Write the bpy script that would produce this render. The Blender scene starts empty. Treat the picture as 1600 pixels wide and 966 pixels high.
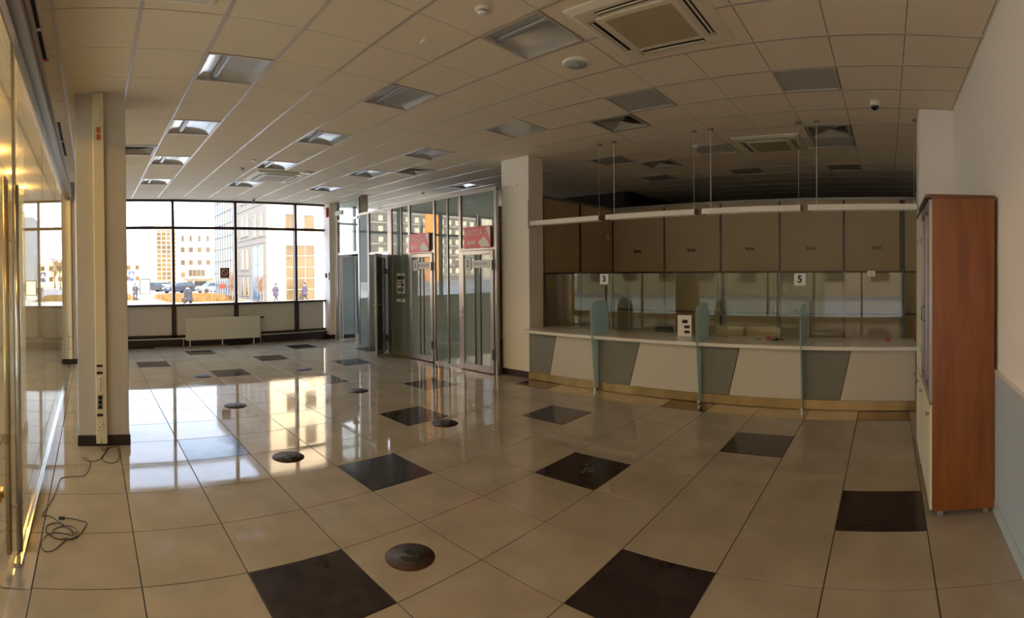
import bpy, bmesh, math, random
from mathutils import Vector, Matrix

random.seed(7)
sc = bpy.context.scene
COL = sc.collection
PI = math.pi
CZ = 3.507                                   # ceiling height

# ------------------------------------------------------------------ camera (cylindrical panorama, as the photograph)
cam = bpy.data.cameras.new('camera')
co = bpy.data.objects.new('camera', cam)
COL.objects.link(co)
cam.type = 'PANO'
cam.panorama_type = 'CENTRAL_CYLINDRICAL'
cam.central_cylindrical_range_u_min = -800 / 791.12
cam.central_cylindrical_range_u_max = 800 / 791.12
cam.central_cylindrical_range_v_max = 432.42 / 795.88
cam.central_cylindrical_range_v_min = -(966 - 432.42) / 795.88
cam.central_cylindrical_radius = 1.0
cam.clip_start = 0.02
cam.clip_end = 1000
th, pit, rol = math.radians(42.431), -0.00907, -0.00903
F0 = Vector((math.cos(th), math.sin(th), 0)); R0 = Vector((math.sin(th), -math.cos(th), 0)); U0 = Vector((0, 0, 1))
f1 = F0 * math.cos(pit) + U0 * math.sin(pit); u1 = -F0 * math.sin(pit) + U0 * math.cos(pit)
r2 = R0 * math.cos(rol) + u1 * math.sin(rol); u2 = -R0 * math.sin(rol) + u1 * math.cos(rol)
m = Matrix((r2, u2, -f1)).transposed().to_4x4()
m.translation = Vector((-0.2526, -2.7394, 1.6799))
co.matrix_world = m
sc.camera = co

# ------------------------------------------------------------------ world, sun, exposure
w = bpy.data.worlds.new('world'); sc.world = w; w.use_nodes = True
nt = w.node_tree; nt.nodes.clear()
out = nt.nodes.new('ShaderNodeOutputWorld'); bg = nt.nodes.new('ShaderNodeBackground')
tc = nt.nodes.new('ShaderNodeTexCoord'); sep = nt.nodes.new('ShaderNodeSeparateXYZ'); cr = nt.nodes.new('ShaderNodeValToRGB')
nt.links.new(tc.outputs['Generated'], sep.inputs[0]); nt.links.new(sep.outputs['Z'], cr.inputs[0])
cr.color_ramp.elements[0].position = 0.0; cr.color_ramp.elements[0].color = (0.86, 0.88, 0.93, 1)
cr.color_ramp.elements[1].position = 0.5; cr.color_ramp.elements[1].color = (0.47, 0.64, 0.97, 1)
nt.links.new(cr.outputs[0], bg.inputs['Color']); bg.inputs['Strength'].default_value = 3.6
nt.links.new(bg.outputs[0], out.inputs[0])
sun = bpy.data.lights.new('sun', 'SUN'); so = bpy.data.objects.new('sun', sun); COL.objects.link(so)
sun.energy = 8.5; sun.angle = math.radians(0.6); sun.color = (1.0, 0.77, 0.50)
so.rotation_euler = Vector((-0.20, -0.85, 0.44)).to_track_quat('Z', 'Y').to_euler()
so.location = (0, -20, 30)
vs = sc.view_settings
sc.display_settings.display_device = 'sRGB'
vs.view_transform = 'Standard'; vs.look = 'None'; vs.gamma = 1; vs.use_curve_mapping = False
vs.exposure = 1.05
cy = sc.cycles
cy.use_denoising = True
cy.max_bounces = 10; cy.diffuse_bounces = 5; cy.glossy_bounces = 6; cy.transmission_bounces = 8; cy.transparent_max_bounces = 16
cy.caustics_reflective = False; cy.caustics_refractive = False
cy.sample_clamp_indirect = 6.0

# ------------------------------------------------------------------ materials
MAT = {}
def mat(name, col, rough=0.5, metal=0.0, spec=0.5, ior=1.5, noise=0.0, nscale=6.0, bump=0.0, bscale=40.0, col2=None, stretch=None, emit=None, estr=0.0, rvar=0.0, coat=0.0):
    if name in MAT: return MAT[name]
    mt = bpy.data.materials.new(name); mt.use_nodes = True
    t = mt.node_tree; b = t.nodes['Principled BSDF']
    b.inputs['Base Color'].default_value = (*col, 1); b.inputs['Roughness'].default_value = rough
    b.inputs['Metallic'].default_value = metal; b.inputs['Specular IOR Level'].default_value = spec
    b.inputs['IOR'].default_value = ior
    if coat: b.inputs['Coat Weight'].default_value = coat; b.inputs['Coat Roughness'].default_value = 0.04
    if noise or bump or rvar or col2:
        tcn = t.nodes.new('ShaderNodeTexCoord'); mp = t.nodes.new('ShaderNodeMapping')
        if stretch: mp.inputs['Scale'].default_value = stretch
        geo = t.nodes.new('ShaderNodeNewGeometry')
        t.links.new(geo.outputs['Position'], mp.inputs[0])
        nz = t.nodes.new('ShaderNodeTexNoise'); nz.inputs['Scale'].default_value = nscale; nz.inputs['Detail'].default_value = 6
        t.links.new(mp.outputs[0], nz.inputs['Vector'])
        rp = t.nodes.new('ShaderNodeValToRGB')
        c2 = col2 or tuple(max(0, c * (1 - noise)) for c in col)
        rp.color_ramp.elements[0].position = 0.32; rp.color_ramp.elements[1].position = 0.68
        rp.color_ramp.elements[0].color = (*c2, 1); rp.color_ramp.elements[1].color = (*col, 1)
        t.links.new(nz.outputs['Fac'], rp.inputs[0]); t.links.new(rp.outputs[0], b.inputs['Base Color'])
        if rvar:
            mr = t.nodes.new('ShaderNodeMapRange'); mr.inputs['From Min'].default_value = 0.35; mr.inputs['From Max'].default_value = 0.7
            mr.inputs['To Min'].default_value = rough; mr.inputs['To Max'].default_value = rough + rvar
            t.links.new(nz.outputs['Fac'], mr.inputs['Value']); t.links.new(mr.outputs[0], b.inputs['Roughness'])
        if bump:
            n2 = t.nodes.new('ShaderNodeTexNoise'); n2.inputs['Scale'].default_value = bscale; n2.inputs['Detail'].default_value = 3
            t.links.new(mp.outputs[0], n2.inputs['Vector'])
            bp = t.nodes.new('ShaderNodeBump'); bp.inputs['Strength'].default_value = bump; bp.inputs['Distance'].default_value = 0.01
            t.links.new(n2.outputs['Fac'], bp.inputs['Height']); t.links.new(bp.outputs[0], b.inputs['Normal'])
    if emit:
        b.inputs['Emission Color'].default_value = (*emit, 1); b.inputs['Emission Strength'].default_value = estr
    MAT[name] = mt
    return mt

def glass(name, tint=(0.93, 0.97, 0.95), boost=1.0, diffuse=None, dmix=0.0, rough=0.0):
    """Thin sheet glass: clear transmission plus Fresnel reflection, optionally a frosted film."""
    if name in MAT: return MAT[name]
    mt = bpy.data.materials.new(name); mt.use_nodes = True
    t = mt.node_tree; t.nodes.clear()
    o = t.nodes.new('ShaderNodeOutputMaterial'); mx = t.nodes.new('ShaderNodeMixShader')
    tr = t.nodes.new('ShaderNodeBsdfTransparent'); tr.inputs[0].default_value = (*tint, 1)
    gl = t.nodes.new('ShaderNodeBsdfGlossy'); gl.inputs['Roughness'].default_value = rough
    fr = t.nodes.new('ShaderNodeFresnel'); fr.inputs['IOR'].default_value = 1.5
    ge = t.nodes.new('ShaderNodeNewGeometry'); mi = t.nodes.new('ShaderNodeMapRange')   # same reflectance on both faces of the sheet
    mi.inputs['To Min'].default_value = 1.5; mi.inputs['To Max'].default_value = 1 / 1.5
    t.links.new(ge.outputs['Backfacing'], mi.inputs['Value']); t.links.new(mi.outputs[0], fr.inputs['IOR'])
    mu = t.nodes.new('ShaderNodeMath'); mu.operation = 'MULTIPLY'; mu.inputs[1].default_value = boost; mu.use_clamp = True
    t.links.new(fr.outputs[0], mu.inputs[0]); t.links.new(mu.outputs[0], mx.inputs[0])
    src = tr
    if diffuse:
        df = t.nodes.new('ShaderNodeBsdfDiffuse'); df.inputs[0].default_value = (*diffuse, 1)
        tl = t.nodes.new('ShaderNodeBsdfTranslucent'); tl.inputs[0].default_value = (*diffuse, 1)
        m1 = t.nodes.new('ShaderNodeMixShader'); m1.inputs[0].default_value = 0.5
        t.links.new(df.outputs[0], m1.inputs[1]); t.links.new(tl.outputs[0], m1.inputs[2])
        m2 = t.nodes.new('ShaderNodeMixShader'); m2.inputs[0].default_value = dmix
        t.links.new(tr.outputs[0], m2.inputs[1]); t.links.new(m1.outputs[0], m2.inputs[2]); src = m2
    t.links.new(src.outputs[0], mx.inputs[1]); t.links.new(gl.outputs[0], mx.inputs[2]); t.links.new(mx.outputs[0], o.inputs[0])
    MAT[name] = mt
    return mt

M = dict(
    floor=mat('floor_cream', (0.44, 0.355, 0.245), 0.03, 0, 0.35, 1.42, nscale=2.6, col2=(0.36, 0.285, 0.19), rvar=0.05),
    floord=mat('floor_dark', (0.042, 0.028, 0.024), 0.07, 0, 0.35, 1.42, nscale=9, col2=(0.027, 0.018, 0.016), rvar=0.08),
    grout=mat('grout', (0.05, 0.038, 0.028), 0.8),
    ceil=mat('ceiling_board', (0.84, 0.71, 0.54), 0.9, noise=0.05, nscale=30, bump=0.25, bscale=160),
    rail=mat('ceiling_rail', (0.50, 0.42, 0.35), 0.28, 0.0),
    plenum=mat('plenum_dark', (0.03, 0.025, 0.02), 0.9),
    wallc=mat('wall_paint', (0.92, 0.85, 0.76), 0.75, bump=0.08, bscale=200),
    wallw=mat('column_paint', (0.88, 0.81, 0.74), 0.7, bump=0.06, bscale=150),
    colg=mat('column_grey', (0.56, 0.51, 0.45), 0.65, bump=0.06, bscale=150),
    dado=mat('dado_blue_grey', (0.47, 0.56, 0.58), 0.35),
    base=mat('baseboard_brown', (0.028, 0.014, 0.012), 0.35),
    darkfr=mat('window_frame_brown', (0.040, 0.022, 0.018), 0.35),
    alu=mat('aluminium', (0.44, 0.415, 0.39), 0.30, 0.8),
    alud=mat('aluminium_grey', (0.30, 0.285, 0.27), 0.35, 0.6),
    steel=mat('stainless_steel', (0.66, 0.62, 0.58), 0.16, 1.0),
    brass=mat('kick_plate_metal', (0.50, 0.34, 0.16), 0.28, 1.0, noise=0.35, nscale=1.2, stretch=(1, 3, 1)),
    brassk=mat('lock_brass', (0.70, 0.48, 0.20), 0.25, 1.0),
    lampw=mat('luminaire_reflector', (0.72, 0.71, 0.70), 0.16, 0.45),
    lampd=mat('luminaire_spine', (0.30, 0.30, 0.31), 0.30, 0.5),
    prism=mat('prismatic_cover', (0.52, 0.52, 0.50), 0.22, 0.2),
    white=mat('white_plastic', (0.78, 0.74, 0.66), 0.4),
    whitep=mat('white_paper', (0.92, 0.89, 0.88), 0.7),
    top=mat('counter_top', (0.80, 0.77, 0.71), 0.22),
    cgrey=mat('counter_grey', (0.23, 0.22, 0.20), 0.4),
    ccream=mat('counter_cream', (0.66, 0.60, 0.52), 0.4),
    edge=mat('panel_edge_brown', (0.16, 0.10, 0.05), 0.5),
    opanel=mat('office_panel', (0.55, 0.42, 0.26), 0.45, noise=0.06, nscale=2),
    omull=mat('office_mullion', (0.12, 0.10, 0.08), 0.4, 0.3),
    plate=mat('name_plate', (0.09, 0.06, 0.04), 0.3, 0.4),
    wood=mat('cherry_veneer', (0.25, 0.076, 0.010), 0.42, nscale=2.2, col2=(0.175, 0.046, 0.005), stretch=(6, 6, 0.9)),
    woodd=mat('cherry_edge', (0.14, 0.045, 0.015), 0.35),
    cream=mat('cream_door', (0.75, 0.66, 0.46), 0.35),
    dark=mat('dark_plastic', (0.02, 0.018, 0.016), 0.4),
    black=mat('opening_shade', (0.006, 0.005, 0.005), 0.9),  # dark of open slots and ducts put into a flat black
    vent=mat('vent_metal', (0.42, 0.38, 0.30), 0.4, 0.1),
    ac=mat('aircon_plastic', (0.72, 0.64, 0.50), 0.42),
    acg=mat('aircon_grille', (0.46, 0.36, 0.22), 0.6, noise=0.15, nscale=60),
    red=mat('sign_red', (0.90, 0.15, 0.16), 0.35),
    redd=mat('alarm_red', (0.55, 0.04, 0.03), 0.35),
    orange=mat('socket_orange', (0.62, 0.13, 0.03), 0.4),
    pink=mat('sign_white', (0.88, 0.80, 0.74), 0.4),
    ink=mat('ink', (0.02, 0.02, 0.025), 0.6),
    inkg=mat('ink_grey', (0.22, 0.20, 0.22), 0.6),
    green=mat('exit_green', (0.35, 0.62, 0.42), 0.4),
    rad=mat('radiator_enamel', (0.70, 0.66, 0.55), 0.4),
    cable=mat('cable_brown', (0.06, 0.035, 0.02), 0.5),
    sticker=mat('sticker_brown', (0.085, 0.036, 0.024), 0.6, 0, 0.2, noise=0.4, nscale=25),
    stickin=mat('sticker_centre', (0.062, 0.048, 0.032), 0.6, 0, 0.2, noise=0.3, nscale=30),
    foot=mat('sticker_feet', (0.016, 0.018, 0.010), 0.6, 0, 0.2),
    kglass=mat('filmed_glass', (0.21, 0.26, 0.245), 0.015, 0, 0.5, 2.2),
    kglassd=mat('filmed_door_glass', (0.28, 0.34, 0.325), 0.03, 0, 0.5, 1.8),
    leafg=mat('leaf_dark_glass', (0.10, 0.12, 0.11), 0.05, 0, 0.6),
    knob=mat('knob_metal', (0.5, 0.48, 0.44), 0.25, 1.0),
    # outside
    pave=mat('paving', (0.50, 0.45, 0.38), 0.9, noise=0.12, nscale=0.6),
    asphalt=mat('asphalt', (0.30, 0.29, 0.28), 0.9, noise=0.1, nscale=1),
    drygrass=mat('dry_grass', (0.25, 0.155, 0.055), 0.95, noise=0.4, nscale=9),
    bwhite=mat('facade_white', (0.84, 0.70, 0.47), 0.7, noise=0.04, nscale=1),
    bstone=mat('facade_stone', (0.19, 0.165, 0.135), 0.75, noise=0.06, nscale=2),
    bwin=mat('window_dark', (0.075, 0.05, 0.028), 0.1, 0, 0.5),
    bwing=mat('window_gold', (0.15, 0.10, 0.045), 0.2, 0, 0.4, noise=0.5, nscale=0.5),
    bwinb=mat('window_blue', (0.065, 0.12, 0.19), 0.12, 0, 0.2),
    bfr=mat('facade_muntin', (0.20, 0.18, 0.15), 0.5),
    tower=mat('tower_brick', (0.20, 0.19, 0.17), 0.8),
    towero=mat('tower_orange', (0.95, 0.38, 0.08), 0.8),
    towerw=mat('tower_pale', (0.66, 0.62, 0.52), 0.8),
    twin=mat('tower_window_glint', (0.95, 0.85, 0.60), 0.3, 0, 0.5),  # sun glints on the panes put into this pale colour
    bark=mat('bark', (0.20, 0.13, 0.08), 0.9),
    twig=mat('twigs', (0.20, 0.12, 0.06), 0.9),
    carw=mat('car_silver', (0.22, 0.23, 0.235), 0.2, 0.5), card=mat('car_dark', (0.05, 0.06, 0.08), 0.2, 0.3),
    carr=mat('car_grey', (0.08, 0.085, 0.10), 0.2, 0.4), carwh=mat('car_white', (0.75, 0.74, 0.72), 0.25),
    tyre=mat('tyre', (0.02, 0.02, 0.02), 0.8), carg=mat('car_glass', (0.03, 0.04, 0.05), 0.05),
    skin=mat('skin', (0.50, 0.32, 0.23), 0.6), coatn=mat('coat_navy', (0.018, 0.02, 0.03), 0.8),
    coatg=mat('coat_grey', (0.04, 0.037, 0.042), 0.8), coatp=mat('coat_mauve', (0.045, 0.035, 0.065), 0.8),
    trous=mat('trousers', (0.025, 0.025, 0.03), 0.8), hair=mat('hair', (0.03, 0.02, 0.015), 0.7),
    signb=mat('sign_blue', (0.02, 0.05, 0.16), 0.4), signr=mat('sign_maroon', (0.16, 0.03, 0.03), 0.5),
    lamp=mat('downlight_glow', (1, 0.8, 0.5), 0.5, emit=(1.0, 0.62, 0.24), estr=14),
    lobby=mat('lobby_wall', (0.42, 0.33, 0.20), 0.7),
)
G = dict(
    clear=glass('glass_clear', (0.97, 0.98, 0.97)),
    part=glass('glass_partition', (0.83, 0.87, 0.80), 0.6),
    screen=glass('glass_screen', (0.93, 0.94, 0.90), 0.8),
    frost=glass('glass_frosted', (0.72, 0.86, 0.82), 0.8, (0.60, 0.71, 0.66), 0.62, 0.08),
    tran=glass('glass_transom', (0.80, 0.86, 0.86), 1.5),
    cab=glass('glass_cabinet', (0.55, 0.5, 0.45), 1.3),
)

# ------------------------------------------------------------------ builders
class MB:
    def __init__(s): s.v = []; s.f = []; s.mi = []; s.sm = []
    def add(s, vs_, fs, mi=0, smooth=False):
        o = len(s.v); s.v += [tuple(v) for v in vs_]
        for f in fs: s.f.append([i + o for i in f]); s.mi.append(mi); s.sm.append(smooth)
        return s
    def box(s, x0, x1, y0, y1, z0, z1, mi=0):
        x0, x1 = min(x0, x1), max(x0, x1); y0, y1 = min(y0, y1), max(y0, y1); z0, z1 = min(z0, z1), max(z0, z1)
        V = [(x, y, z) for z in (z0, z1) for y in (y0, y1) for x in (x0, x1)]
        return s.add(V, [(0, 2, 3, 1), (4, 5, 7, 6), (0, 1, 5, 4), (2, 6, 7, 3), (0, 4, 6, 2), (1, 3, 7, 5)], mi)
    def bev(s, x0, x1, y0, y1, z0, z1, b=0.005, mi=0):
        """box whose every edge is chamfered"""
        bm = bmesh.new(); bmesh.ops.create_cube(bm, size=1)
        for v in bm.verts: v.co = Vector(((x0 + x1) / 2 + v.co.x * (x1 - x0), (y0 + y1) / 2 + v.co.y * (y1 - y0), (z0 + z1) / 2 + v.co.z * (z1 - z0)))
        bmesh.ops.bevel(bm, geom=bm.edges[:], offset=b, segments=1, affect='EDGES')
        bm.verts.index_update(); s.add([v.co[:] for v in bm.verts], [[v.index for v in f.verts] for f in bm.faces], mi); bm.free(); return s
    def cyl(s, p0, p1, r0, r1=None, n=16, mi=0, cap=True):
        r1 = r0 if r1 is None else r1
        p0, p1 = Vector(p0), Vector(p1); d = (p1 - p0).normalized()
        a = d.orthogonal().normalized(); b = d.cross(a)
        V = []
        for p, r in ((p0, r0), (p1, r1)):
            for k in range(n): t = 2 * PI * k / n; V.append(p + (a * math.cos(t) + b * math.sin(t)) * r)
        o = len(s.v); s.add(V, [(k, (k + 1) % n, n + (k + 1) % n, n + k) for k in range(n)], mi, True)
        if cap: s.f.append([o + k for k in reversed(range(n))]); s.mi.append(mi); s.sm.append(False); s.f.append([o + n + k for k in range(n)]); s.mi.append(mi); s.sm.append(False)
        return s
    def lathe(s, c, prof, n=24, mi=0, axis='Z'):
        V = []
        for r, z in prof:
            for k in range(n):
                t = 2 * PI * k / n; x, y = r * math.cos(t), r * math.sin(t)
                V.append((c[0] + x, c[1] + y, c[2] + z) if axis == 'Z' else ((c[0] + z, c[1] + x, c[2] + y) if axis == 'X' else (c[0] + x, c[1] + z, c[2] + y)))
        F = []
        for i in range(len(prof) - 1):
            for k in range(n): F.append((i * n + k, i * n + (k + 1) % n, (i + 1) * n + (k + 1) % n, (i + 1) * n + k))
        F.append(tuple(reversed(range(n)))); F.append(tuple((len(prof) - 1) * n + k for k in range(n)))
        return s.add(V, F, mi, True)
    def prism(s, pts, d0, d1, axis='X', mi=0):
        """polygon extruded along an axis; pts are the two other coordinates in order"""
        def P(a, b, d): return (d, a, b) if axis == 'X' else ((a, d, b) if axis == 'Y' else (a, b, d))
        n = len(pts); V = [P(a, b, d0) for a, b in pts] + [P(a, b, d1) for a, b in pts]
        return s.add(V, [tuple(reversed(range(n))), tuple(range(n, 2 * n))] + [(k, (k + 1) % n, n + (k + 1) % n, n + k) for k in range(n)], mi)
    def tube(s, pts, r, n=6, mi=0):
        pts = [Vector(p) for p in pts]
        rings = []
        for i, p in enumerate(pts):
            d = (pts[min(i + 1, len(pts) - 1)] - pts[max(i - 1, 0)]).normalized()
            a = Vector((0, 0, 1)).cross(d)
            if a.length < 1e-3: a = Vector((1, 0, 0))
            a.normalize(); b = d.cross(a)
            rings.append([p + (a * math.cos(2 * PI * k / n) + b * math.sin(2 * PI * k / n)) * r for k in range(n)])
        V = [v for rg in rings for v in rg]
        F = [(i * n + k, i * n + (k + 1) % n, (i + 1) * n + (k + 1) % n, (i + 1) * n + k) for i in range(len(rings) - 1) for k in range(n)]
        F += [tuple(reversed(range(n))), tuple((len(rings) - 1) * n + k for k in range(n))]
        return s.add(V, F, mi, True)
    def mesh(s, name, off=(0, 0, 0)):
        me = bpy.data.meshes.new(name)
        me.from_pydata([(v[0] - off[0], v[1] - off[1], v[2] - off[2]) for v in s.v], [], s.f)
        me.polygons.foreach_set('material_index', s.mi); me.polygons.foreach_set('use_smooth', s.sm)
        bm = bmesh.new(); bm.from_mesh(me); bmesh.ops.recalc_face_normals(bm, faces=bm.faces[:]); bm.to_mesh(me); bm.free()
        me.update(); return me

def wloc(o):
    v = Vector((0, 0, 0))
    while o: v = v + o.location; o = o.parent
    return v
def link(name, me, mats, parent=None, loc=(0, 0, 0), label=None, kind=None):
    if me is not None and mats is not None:
        for x in (mats if isinstance(mats, (list, tuple)) else [mats]): me.materials.append(x)
    o = bpy.data.objects.new(name, me); COL.objects.link(o); o.location = loc
    if parent: o.parent = parent
    if label: o['label'] = label
    if kind: o['kind'] = kind
    return o
def part(name, mb, mats, parent, label=None, kind=None):
    """mesh given in the coordinates of the world, made a child of a thing (no rotation up the chain)"""
    return link(name, mb.mesh(name, wloc(parent)), mats, parent, label=label, kind=kind)
def local(name, mb, mats, parent, label=None, kind=None, loc=(0, 0, 0)):
    return link(name, mb.mesh(name), mats, parent, loc, label=label, kind=kind)
def tag(o, label, cat, group=None, kind=None):
    o['label'] = label; o['category'] = cat
    if group: o['group'] = group
    if kind: o['kind'] = kind
    return o
def thing(name, label, cat, loc=(0, 0, 0), rz=0, group=None, kind=None):
    o = bpy.data.objects.new(name, None); COL.objects.link(o); o.location = loc; o.rotation_euler = (0, 0, rz)
    o.empty_display_size = 0.1
    return tag(o, label, cat, group, kind)
def solo(name, mb, mats, label, cat, loc=(0, 0, 0), group=None, kind=None):
    o = link(name, mb.mesh(name, loc), mats, None, loc); return tag(o, label, cat, group, kind)
def S(name, mb, mats, label, cat, loc=(0, 0, 0)): return solo(name, mb, mats, label, cat, loc, None, 'structure')
def text(name, body, size, loc, rot, mt, parent, depth=0.0006, align='CENTER', bold=0.0):
    """lettering as real, slightly raised geometry; loc in world coordinates"""
    cu = bpy.data.curves.new(name, 'FONT'); cu.body = body; cu.size = size; cu.extrude = depth
    cu.align_x = align; cu.offset = bold; cu.align_y = 'CENTER'; cu.resolution_u = 3
    o = bpy.data.objects.new('tmp', cu); COL.objects.link(o)
    dg = bpy.context.evaluated_depsgraph_get(); me = bpy.data.meshes.new_from_object(o.evaluated_get(dg))
    bpy.data.objects.remove(o); me.name = name
    n = link(name, me, mt, parent, Vector(loc) - wloc(parent)); n.rotation_euler = rot
    return n
def copy_tree(o, parent=None):
    c = o.copy(); COL.objects.link(c)
    if parent: c.parent = parent
    for ch in list(o.children): copy_tree(ch, c)
    return c
ROT_MX = (PI / 2, 0, -PI / 2)      # lettering that faces -X
ROT_MY = (PI / 2, 0, 0)            # faces -Y

# ================================================================== LARGE STRUCTURE
T = 0.6
# floor: one tile = one part
fl = thing('floor', 'polished cream floor tiles with a scatter of dark brown ones', 'floor', (0, 0, 0), kind='structure')
part('screed', MB().box(-4.2, 13, -3.5, 9.35, -0.20, -0.004), M['grout'], fl)
me_c = MB().bev(0.0035, T - 0.0035, 0.0035, T - 0.0035, -0.012, 0, 0.0012).mesh('tile'); me_c.materials.append(M['floor'])
me_d = me_c.copy(); me_d.materials.clear(); me_d.materials.append(M['floord'])
rest, restd = MB(), MB()
for i in range(-7, 22):
    for j in range(-6, 16):
        dk = i % 2 == 1 and j % 2 == 1 and (i + j) % 4 == 0 and i > 0 and (i, j) not in ((1, 7), (3, 5))
        if -2 <= i <= 9:
            o = link('tile', me_d if dk else me_c, None, fl, (i * T, j * T, random.uniform(-0.0006, 0.0)))
            o.rotation_euler = (random.uniform(-1, 1) * 0.0006, random.uniform(-1, 1) * 0.0006, 0)
        else:
            g = 0.0035; (restd if dk else rest).box(i * T + g, i * T + T - g, max(-3.5, j * T) + g, min(9.35, j * T + T) - g, -0.012, 0)
part('more_tiles', rest, M['floor'], fl, kind='stuff'); part('more_dark_tiles', restd, M['floord'], fl, kind='stuff')

# ceiling: cells with origin CX0, CY0
CX0, CY0 = 0.109, 0.119
lights = [(1, 2), (1, 5), (1, 8), (1, 11), (4, -1), (4, 2), (4, 5), (4, 8), (4, 11), (7, -4), (7, -1), (7, 2), (7, 5), (7, 8), (7, 11),
          (11, -4), (11, -1), (11, 2), (11, 5), (11, 8), (14, -4), (14, -1), (14, 2)]
vents = [(8, 0), (8, 7), (10, -4), (0, 7), (12, 1)]
acs = [(0, 0), (5, -2), (11.35, -2), (5, 10)]          # cell corner at each unit's centre
skip = set(lights) | set(vents)
for ax, ay in acs:
    for a in (-1, 0):
        for b in (-1, 0): skip.add((int(round(ax)) + a, ay + b))
cl = thing('ceiling', 'suspended ceiling of square cream boards on a metal grid', 'ceiling', (0, 0, CZ), kind='structure')
part('light_block_slab', MB().box(-4.4, 13.2, -3.7, 9.55, 3.95, 4.25), M['plenum'], cl)  # unseen slab added over the boards to keep daylight out
me_b = MB().box(0.011, T - 0.011, 0.003, T - 0.003, 0.0, 0.015).mesh('board'); me_b.materials.append(M['ceil'])
rest = MB(); cnt = 0
for i in range(-8, 22):
    for j in range(-7, 16):
        if (i, j) in skip: continue
        x0, y0 = CX0 + i * T, CY0 + j * T
        if -1 <= i <= 12 and j >= -6 and cnt < 299 and x0 + T < 8.6:
            zz = 0.0 if random.random() < 0.9 else random.uniform(-0.001, 0.002)
            link('ceiling_board', me_b, None, cl, (x0, y0, zz)); cnt += 1
        else:
            rest.box(x0 + 0.011, x0 + T - 0.011, max(y0, -3.5) + 0.003, min(y0 + T, 9.35) - 0.003, CZ, CZ + 0.015)
part('more_boards', rest, M['ceil'], cl, kind='stuff')
for i in range(-7, 22):
    x = CX0 + i * T
    link('grid_rail', MB().box(-0.014, 0.014, -3.5, 9.35, -0.004, 0.004).mesh('grid_rail'), M['rail'], cl, (x, 0, 0))
cross = MB()
for j in range(-6, 16):
    cross.box(-4.2, 13, CY0 + j * T - 0.004, CY0 + j * T + 0.004, CZ + 0.003, CZ + 0.012)
part('cross_rails', cross, M['plenum'], cl, kind='stuff')

# walls
wr = thing('wall_right', 'cream painted right-hand wall with blue-grey lower panel', 'wall', (0, -3.5, 0), kind='structure')
part('plaster', MB().box(-4.4, 13.2, -3.7, -3.5, 0, 3.95), M['wallc'], wr)
part('dado_panel', MB().bev(-4.2, 5.5, -3.5, -3.478, 0.10, 0.985, 0.003), M['dado'], wr)
part('dado_cap', MB().box(-4.2, 5.5, -3.5, -3.474, 0.985, 0.997), M['white'], wr)
part('skirting', MB().box(-4.2, 5.5, -3.5, -3.474, 0, 0.10), M['dado'], wr)
S('wall_far', MB().box(12.98, 13.2, -3.7, 9.55, 0, 3.95), M['plenum'], 'end wall beyond the back office partition, coloured dark as unlit space', 'wall', (13, 0, 0))  # near-black colour carries the darkness of the unlit space
S('wall_lobby', MB().box(-4.4, -0.86, 9.35, 9.55, -0.8, 3.95), M['lobby'], 'ochre end wall of the lobby seen through the glass wall', 'wall', (-2.5, 9.35, 0))
S('wall_lintel', MB().box(-0.86, 13.0, 9.30, 9.55, 3.50, 3.95), M['wallc'], 'lintel strip above the street windows', 'wall', (3, 9.35, 3.5))
S('wall_foundation', MB().box(-0.86, 13.2, 9.42, 9.55, -0.8, 0.0), M['bstone'], 'stone plinth of the building below the street windows', 'wall', (3, 9.45, -.8))

# lobby facade (behind and left of the camera)
lw = thing('window_2', 'tall lobby windows on the far side of the glass wall', 'window', (-4.2, 0, 0), kind='structure')
lb = MB().box(-4.32, -4.2, -3.5, 9.35, -0.8, 0.12).box(-4.32, -4.2, -3.5, 9.35, 3.3, 3.95)
part('sill_wall', lb, M['wallc'], lw)
for k in range(9):
    y = -3.5 + k * 1.606
    part('mullion', MB().box(-4.30, -4.22, y - 0.03, y + 0.03, 0.12, 3.3), M['darkfr'], lw)
    if k < 8: part('pane', MB().box(-4.265, -4.255, y + 0.03, y + 1.576, 0.12, 3.3), G['clear'], lw)
part('transom', MB().box(-4.30, -4.22, -3.5, 9.35, 2.72, 2.78), M['darkfr'], lw)

# columns
def column(name, label, x0, x1, y0, y1, mt, mt2=None, base=0.105, zt=3.52):
    c = thing(name, label, 'column', ((x0 + x1) / 2, (y0 + y1) / 2, 0), kind='structure')
    part('shaft', MB().bev(x0, x1, y0, y1, 0.0, zt, 0.004), mt, c)
    if base: part('skirting', MB().box(x0 - 0.012, x1 + 0.012, y0 - 0.012, y1 + 0.012, 0, base), M['base'], c)
    return c
colA = column('column', 'free-standing square column left of the street windows, carrying a cable duct', -0.40, 0.105, 2.33, 2.83, M['colg'])
colB = column('column', 'white square column between the cash offices and the service counter', 5.84, 6.20, 2.46, 3.05, M['wallw'])
colC = column('column', 'narrow square column at the end of the counter beside the cupboard', 5.55, 6.1, -3.5, -3.11, M['wallw'], base=0)
colD = column('column', 'white pier between the street windows and the entrance', 5.72, 5.93, 9.0, 9.35, M['wallw'])
part('screw_hole', MB().lathe((5.838, 2.93, 3.08), [(0.010, 0.0), (0.010, 0.003)], 10, axis='X'), M['dark'], colB)
part('screw_hole', MB().lathe((5.838, 2.70, 3.08), [(0.010, 0.0), (0.010, 0.003)], 10, axis='X'), M['dark'], colB)
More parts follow.
